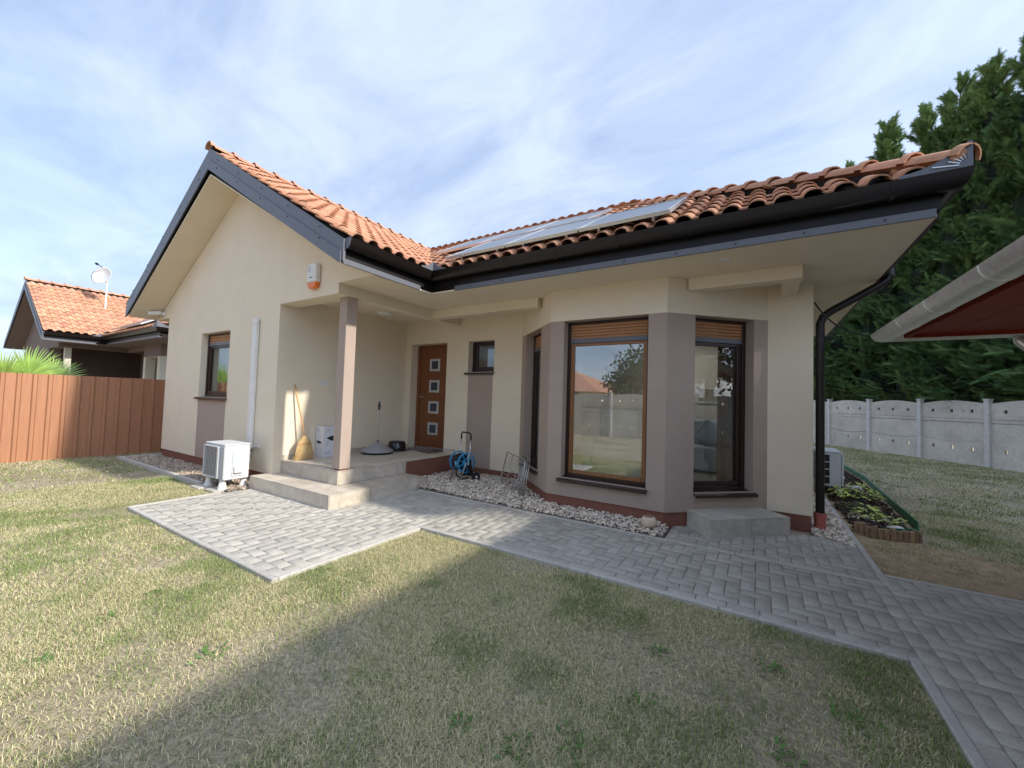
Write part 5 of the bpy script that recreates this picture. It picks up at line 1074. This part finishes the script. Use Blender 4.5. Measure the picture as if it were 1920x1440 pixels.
# ================================================================== seen only mirrored in the panes: house and tree behind the far fence
t = thing('house', (-9, -26, 0), 'plain pale house with red hip roof mirrored in the bay window', 'house')
m = MB(); m.box(-15, -4.4, -33, -22, -.05, 2.3); m.build('wall', 'plaster', t)
m = MB(); m.add([(-15.6, -21.4, 2.2), (-3.8, -21.4, 2.2), (-3.8, -33.6, 2.2), (-15.6, -33.6, 2.2), (-11, -27.5, 4.3), (-8.5, -27.5, 4.3)], [(0, 1, 5, 4), (1, 2, 5), (2, 3, 4, 5), (3, 0, 4), (0, 3, 2, 1)]); m.build('roof', 'tile_stuff', t)
for x in (-12, -7): m = MB(); m.box(x, x + 1.3, -21.99, -21.95, 1.0, 2.2); m.build('window', 'panel_glass', t)
def leaf_tree(x, y, H, R_, n, lb):
    t = thing('garden_tree', (x, y, 0), lb, 'tree'); m = MB(); m.tube([(x, y, -.1), (x + .1, y, H * .3), (x, y + .1, H * .7)], [.18, .14, .05], 9); m.build('trunk', 'bark_trunk', t, smooth=True)
    cl = rng.normal(0, 1, (26, 3)); cl /= np.linalg.norm(cl, axis=1)[:, None]; cl = cl * R_ * rng.uniform(.4, .85, (26, 1)) * np.array([1, 1, .8]) + np.array([x, y, H - R_ * .8]); pick = rng.integers(0, 26, n); c = cl[pick] + rng.normal(0, R_ * .2, (n, 3)); d = rng.normal(0, 1, (n, 3)); d /= np.linalg.norm(d, axis=1)[:, None]; s_ = np.cross(d, rng.normal(0, 1, (n, 3))); s_ /= np.linalg.norm(s_, axis=1)[:, None]; l_ = rng.uniform(.08, .17, (n, 1))
    V = np.stack([c, c + d * l_ + s_ * l_ * .4, c + d * l_ * 2, c + d * l_ - s_ * l_ * .4], 1).reshape(-1, 3) - np.array([x, y, 0]); F = np.arange(n * 4).reshape(-1, 4); o = npmesh('crown', V, F, 'broadleaf', parent=t)
leaf_tree(1.5, -13.0, 4.0, 1.7, 5000, 'dark leafy tree mirrored in the bay window behind the far fence'); leaf_tree(6.6, -13.6, 4.6, 2.0, 4000, 'larger leafy tree beyond the far fence on the driveway side')
for k_, (y_, h_) in enumerate(((2.2, 4.6), (-.6, 5.2), (-3.4, 4.4), (-6.2, 5.0))): leaf_tree(19.0, y_, h_, 2.0, 4000, ('first', 'second', 'third', 'fourth')[k_] + ' leafy tree added unseen behind the fence beyond the carport, counted from the hedge')  # added out of view so the right pane mirrors foliage, not sky
# ================================================================== lawn
def vnoise(x, y, s, seed):
    r_ = np.random.default_rng(seed); g = r_.uniform(0, 1, (128, 128)); u, v = (x / s) % 127, (y / s) % 127; i, j = u.astype(int), v.astype(int); a, b = u - i, v - j; a = a * a * (3 - 2 * a); b = b * b * (3 - 2 * b)
    return g[i, j] * (1 - a) * (1 - b) + g[i + 1, j] * a * (1 - b) + g[i, j + 1] * (1 - a) * b + g[i + 1, j + 1] * a * b
def fbm(x, y, s, seed): return .55 * vnoise(x + 300, y + 300, s, seed) + .3 * vnoise(x + 300, y + 300, s * .45, seed + 1) + .15 * vnoise(x + 300, y + 300, s * .2, seed + 2)
def lawn_ok(x, y):
    bad = (x > -.058) & (x < 3.148) & (y > -1.578) & (y < 3); bad |= (x > 3.1) & (x < 7.14) & (y > -.048); bad |= (x > 6.952) & (y < 1.47) & (x < 11.65); bad |= (x > -4.6) & (x < 0) & (y > -.62); bad |= (x < fx + .05); bad |= (x > 7.0) & (x < 8.05) & (y > 2.75) & inpoly(x, y, [(7.1, 3.0), (7.25, 2.7), (7.7, 2.78), (7.86, 3.1), (8.06, 7.4), (8.0, 9.6), (7.1, 9.6)]); bad |= (y > 2.5) & (x < 7.14); bad |= (y < -9.5)
    bad |= ((x - 9.62) * fn_.x + (y - 15.95) * fn_.y) > -.15
    return ~bad
BARE = []
for u, v, r_ in ((520, 1345, .22), (600, 1300, .14), (150, 1278, .22), (420, 1400, .2), (590, 985 + 250, .10), (260, 1195, .12), (960, 1150, .10), (30, 1340, .16)):
    q_ = cR * ((u - 960) / 744.09) + cU * ((720 - v) / 744.09) + cF; p_ = CAM + q_ * (-CAM.z / q_.z); BARE.append((p_.x, p_.y, r_))
def grass(n, dmin, dmax, blades3, hl, wd, seed):
    r_ = np.random.default_rng(seed); ang = r_.uniform(-1.02, 1.02, n); cen = math.atan2(cF.y, cF.x); d = np.sqrt(r_.uniform(dmin ** 2, dmax ** 2, n)); a = cen + ang; x = CAM.x + d * np.cos(a); y = CAM.y + d * np.sin(a)
    bare = fbm(x, y, .8, 40); dry = fbm(x, y, 1.1, 50) * .5 + fbm(x, y, .38, 60) * .5
    for bx_, by_, br_ in BARE: bare = bare - .22 * np.exp(-((x - bx_) ** 2 + (y - by_) ** 2) / (br_ * br_))
    bare_ok = r_.uniform(0, 1, n) < np.clip((bare - .27) * 8, .30, 1)
    soil = (x > 7.1) & (y > 1.4) & (y < 3.0 + .25 * np.sin(x * 5)) & (x < 9.5) & (r_.uniform(0, 1, n) > .10 + .8 * np.clip(fbm(x, y, .5, 91) * 2.2 - .75, 0, 1) + .4 * np.clip((x - 7.8) * .5, 0, 1))
    k = lawn_ok(x, y) & bare_ok & ~soil; x, y, dry = x[k], y[k], dry[k]; m = len(x)
    green = np.clip((dry - .39) * 7, 0, 1); isg = r_.uniform(0, 1, m) > (.15 + .62 * green); tint = np.where(isg, r_.uniform(0, .28, m), r_.uniform(.6, 1.0, m))
    hd = r_.uniform(0, 6.283, m); lean = np.where(isg, r_.uniform(.25, 1.2, m), r_.uniform(.75, 1.62, m)); L_ = r_.uniform(hl[0], hl[1], m); w_ = r_.uniform(wd[0], wd[1], m)
    dx_, dy2 = np.cos(hd), np.sin(hd); sx, sy = -dy2 * w_, dx_ * w_; z0 = np.full(m, -.032)
    b0 = np.stack([x - sx, y - sy, z0], 1); b1_ = np.stack([x + sx, y + sy, z0], 1)
    hx, hz = np.sin(lean * .6) * L_ * .55, np.cos(lean * .6) * L_ * .55; mx, my, mz = x + dx_ * hx, y + dy2 * hx, z0 + hz; tx, ty, tz = mx + dx_ * np.sin(lean * 1.25) * L_ * .5, my + dy2 * np.sin(lean * 1.25) * L_ * .5, np.maximum(mz + np.cos(lean * 1.25) * L_ * .5, -.027)
    tp = np.stack([tx, ty, tz], 1)
    if blades3:
        m0 = np.stack([mx - sx * .8, my - sy * .8, mz], 1); m1 = np.stack([mx + sx * .8, my + sy * .8, mz], 1); V = np.stack([b0, b1_, m0, m1, tp], 1).reshape(-1, 3); base = np.arange(m)[:, None] * 5; F = np.concatenate([base + np.array([0, 1, 3]), base + np.array([0, 3, 2]), base + np.array([2, 3, 4])]); T_ = np.repeat(tint, 5)
    else: V = np.stack([b0, b1_, tp], 1).reshape(-1, 3); F = np.arange(m * 3).reshape(-1, 3); T_ = np.repeat(tint, 3)
    return V, F, T_
parts = [grass(430000, 1.0, 4.2, True, (.014, .044), (.0007, .0016), 1), grass(620000, 4.2, 8.5, False, (.018, .044), (.0016, .0030), 2), grass(420000, 8.5, 22, False, (.025, .05), (.004, .008), 3)]
VV, FF2, TT, nn_ = [], [], [], 0
for V, F, T_ in parts: VV.append(V); FF2.append(F + nn_); TT.append(T_); nn_ += len(V)
o = npmesh('grass', np.concatenate(VV), np.concatenate(FF2), 'grass', np.concatenate(TT), kind='stuff'); o['label'] = 'short dry lawn grass with green patches'
mb = MB(); mb.add([(7.13, 1.46, -.024), (9.4, 1.46, -.024), (10.8, 1.46, -.024), (9.6, 2.2, -.024), (8.2, 2.7, -.024), (7.3, 2.95, -.024), (7.13, 3.0, -.024)], [tuple(range(7))]); structure(mb.build('bare_soil', 'soil'))
wp = [(870, 1360, 'broad clump of clover weeds low in the lawn centre'), (965, 1400, 'small weed at the bottom edge of the lawn'), (1085, 1395, 'leafy weed rosette near the bottom centre of the lawn'), (1190, 1305, 'thin weed right of the lawn centre'), (1445, 1250, 'green weed clump near the path corner'), (300, 1110, 'bright green weed in the sunny left lawn'), (205, 1155, 'flat weed tuft in the sunny left lawn edge'), (80, 1235, 'weed rosette at the far left of the lawn'), (395, 1225, 'pale weed rosette on the shadow border'), (1240, 1220, 'weed tuft below the path edge'), (1600, 1350, 'upright weed beside the path kerb bottom'), (1470, 1420, 'weed leaves at the bottom right of the lawn')]
for u, v, lb in wp:
    r_ = cR * ((u - 960) / 744.09) + cU * ((720 - v) / 744.09) + cF; p = CAM + r_ * ((-.02 - CAM.z) / r_.z); t = thing('weed_plant', (p.x, p.y, -.03), lb, 'weed', 'weeds in the lawn'); mb = MB()
    for k in range(random.randint(16, 30)):
        a = random.uniform(0, 6.28); l_ = random.uniform(.02, .05); e = random.uniform(.1, .8); d = Vector((math.cos(a) * math.cos(e), math.sin(a) * math.cos(e), math.sin(e))); s_ = Vector((-math.sin(a), math.cos(a), 0)) * l_ * .17; c = Vector((p.x + random.gauss(0, .035), p.y + random.gauss(0, .035), -.028)); mb.add([c, c + d * l_ * .5 + s_ + Z * .006, c + d * l_, c + d * l_ * .5 - s_ + Z * .006], [(0, 1, 2, 3)])
    mb.build('leaves', 'weed', t, recalc=False)
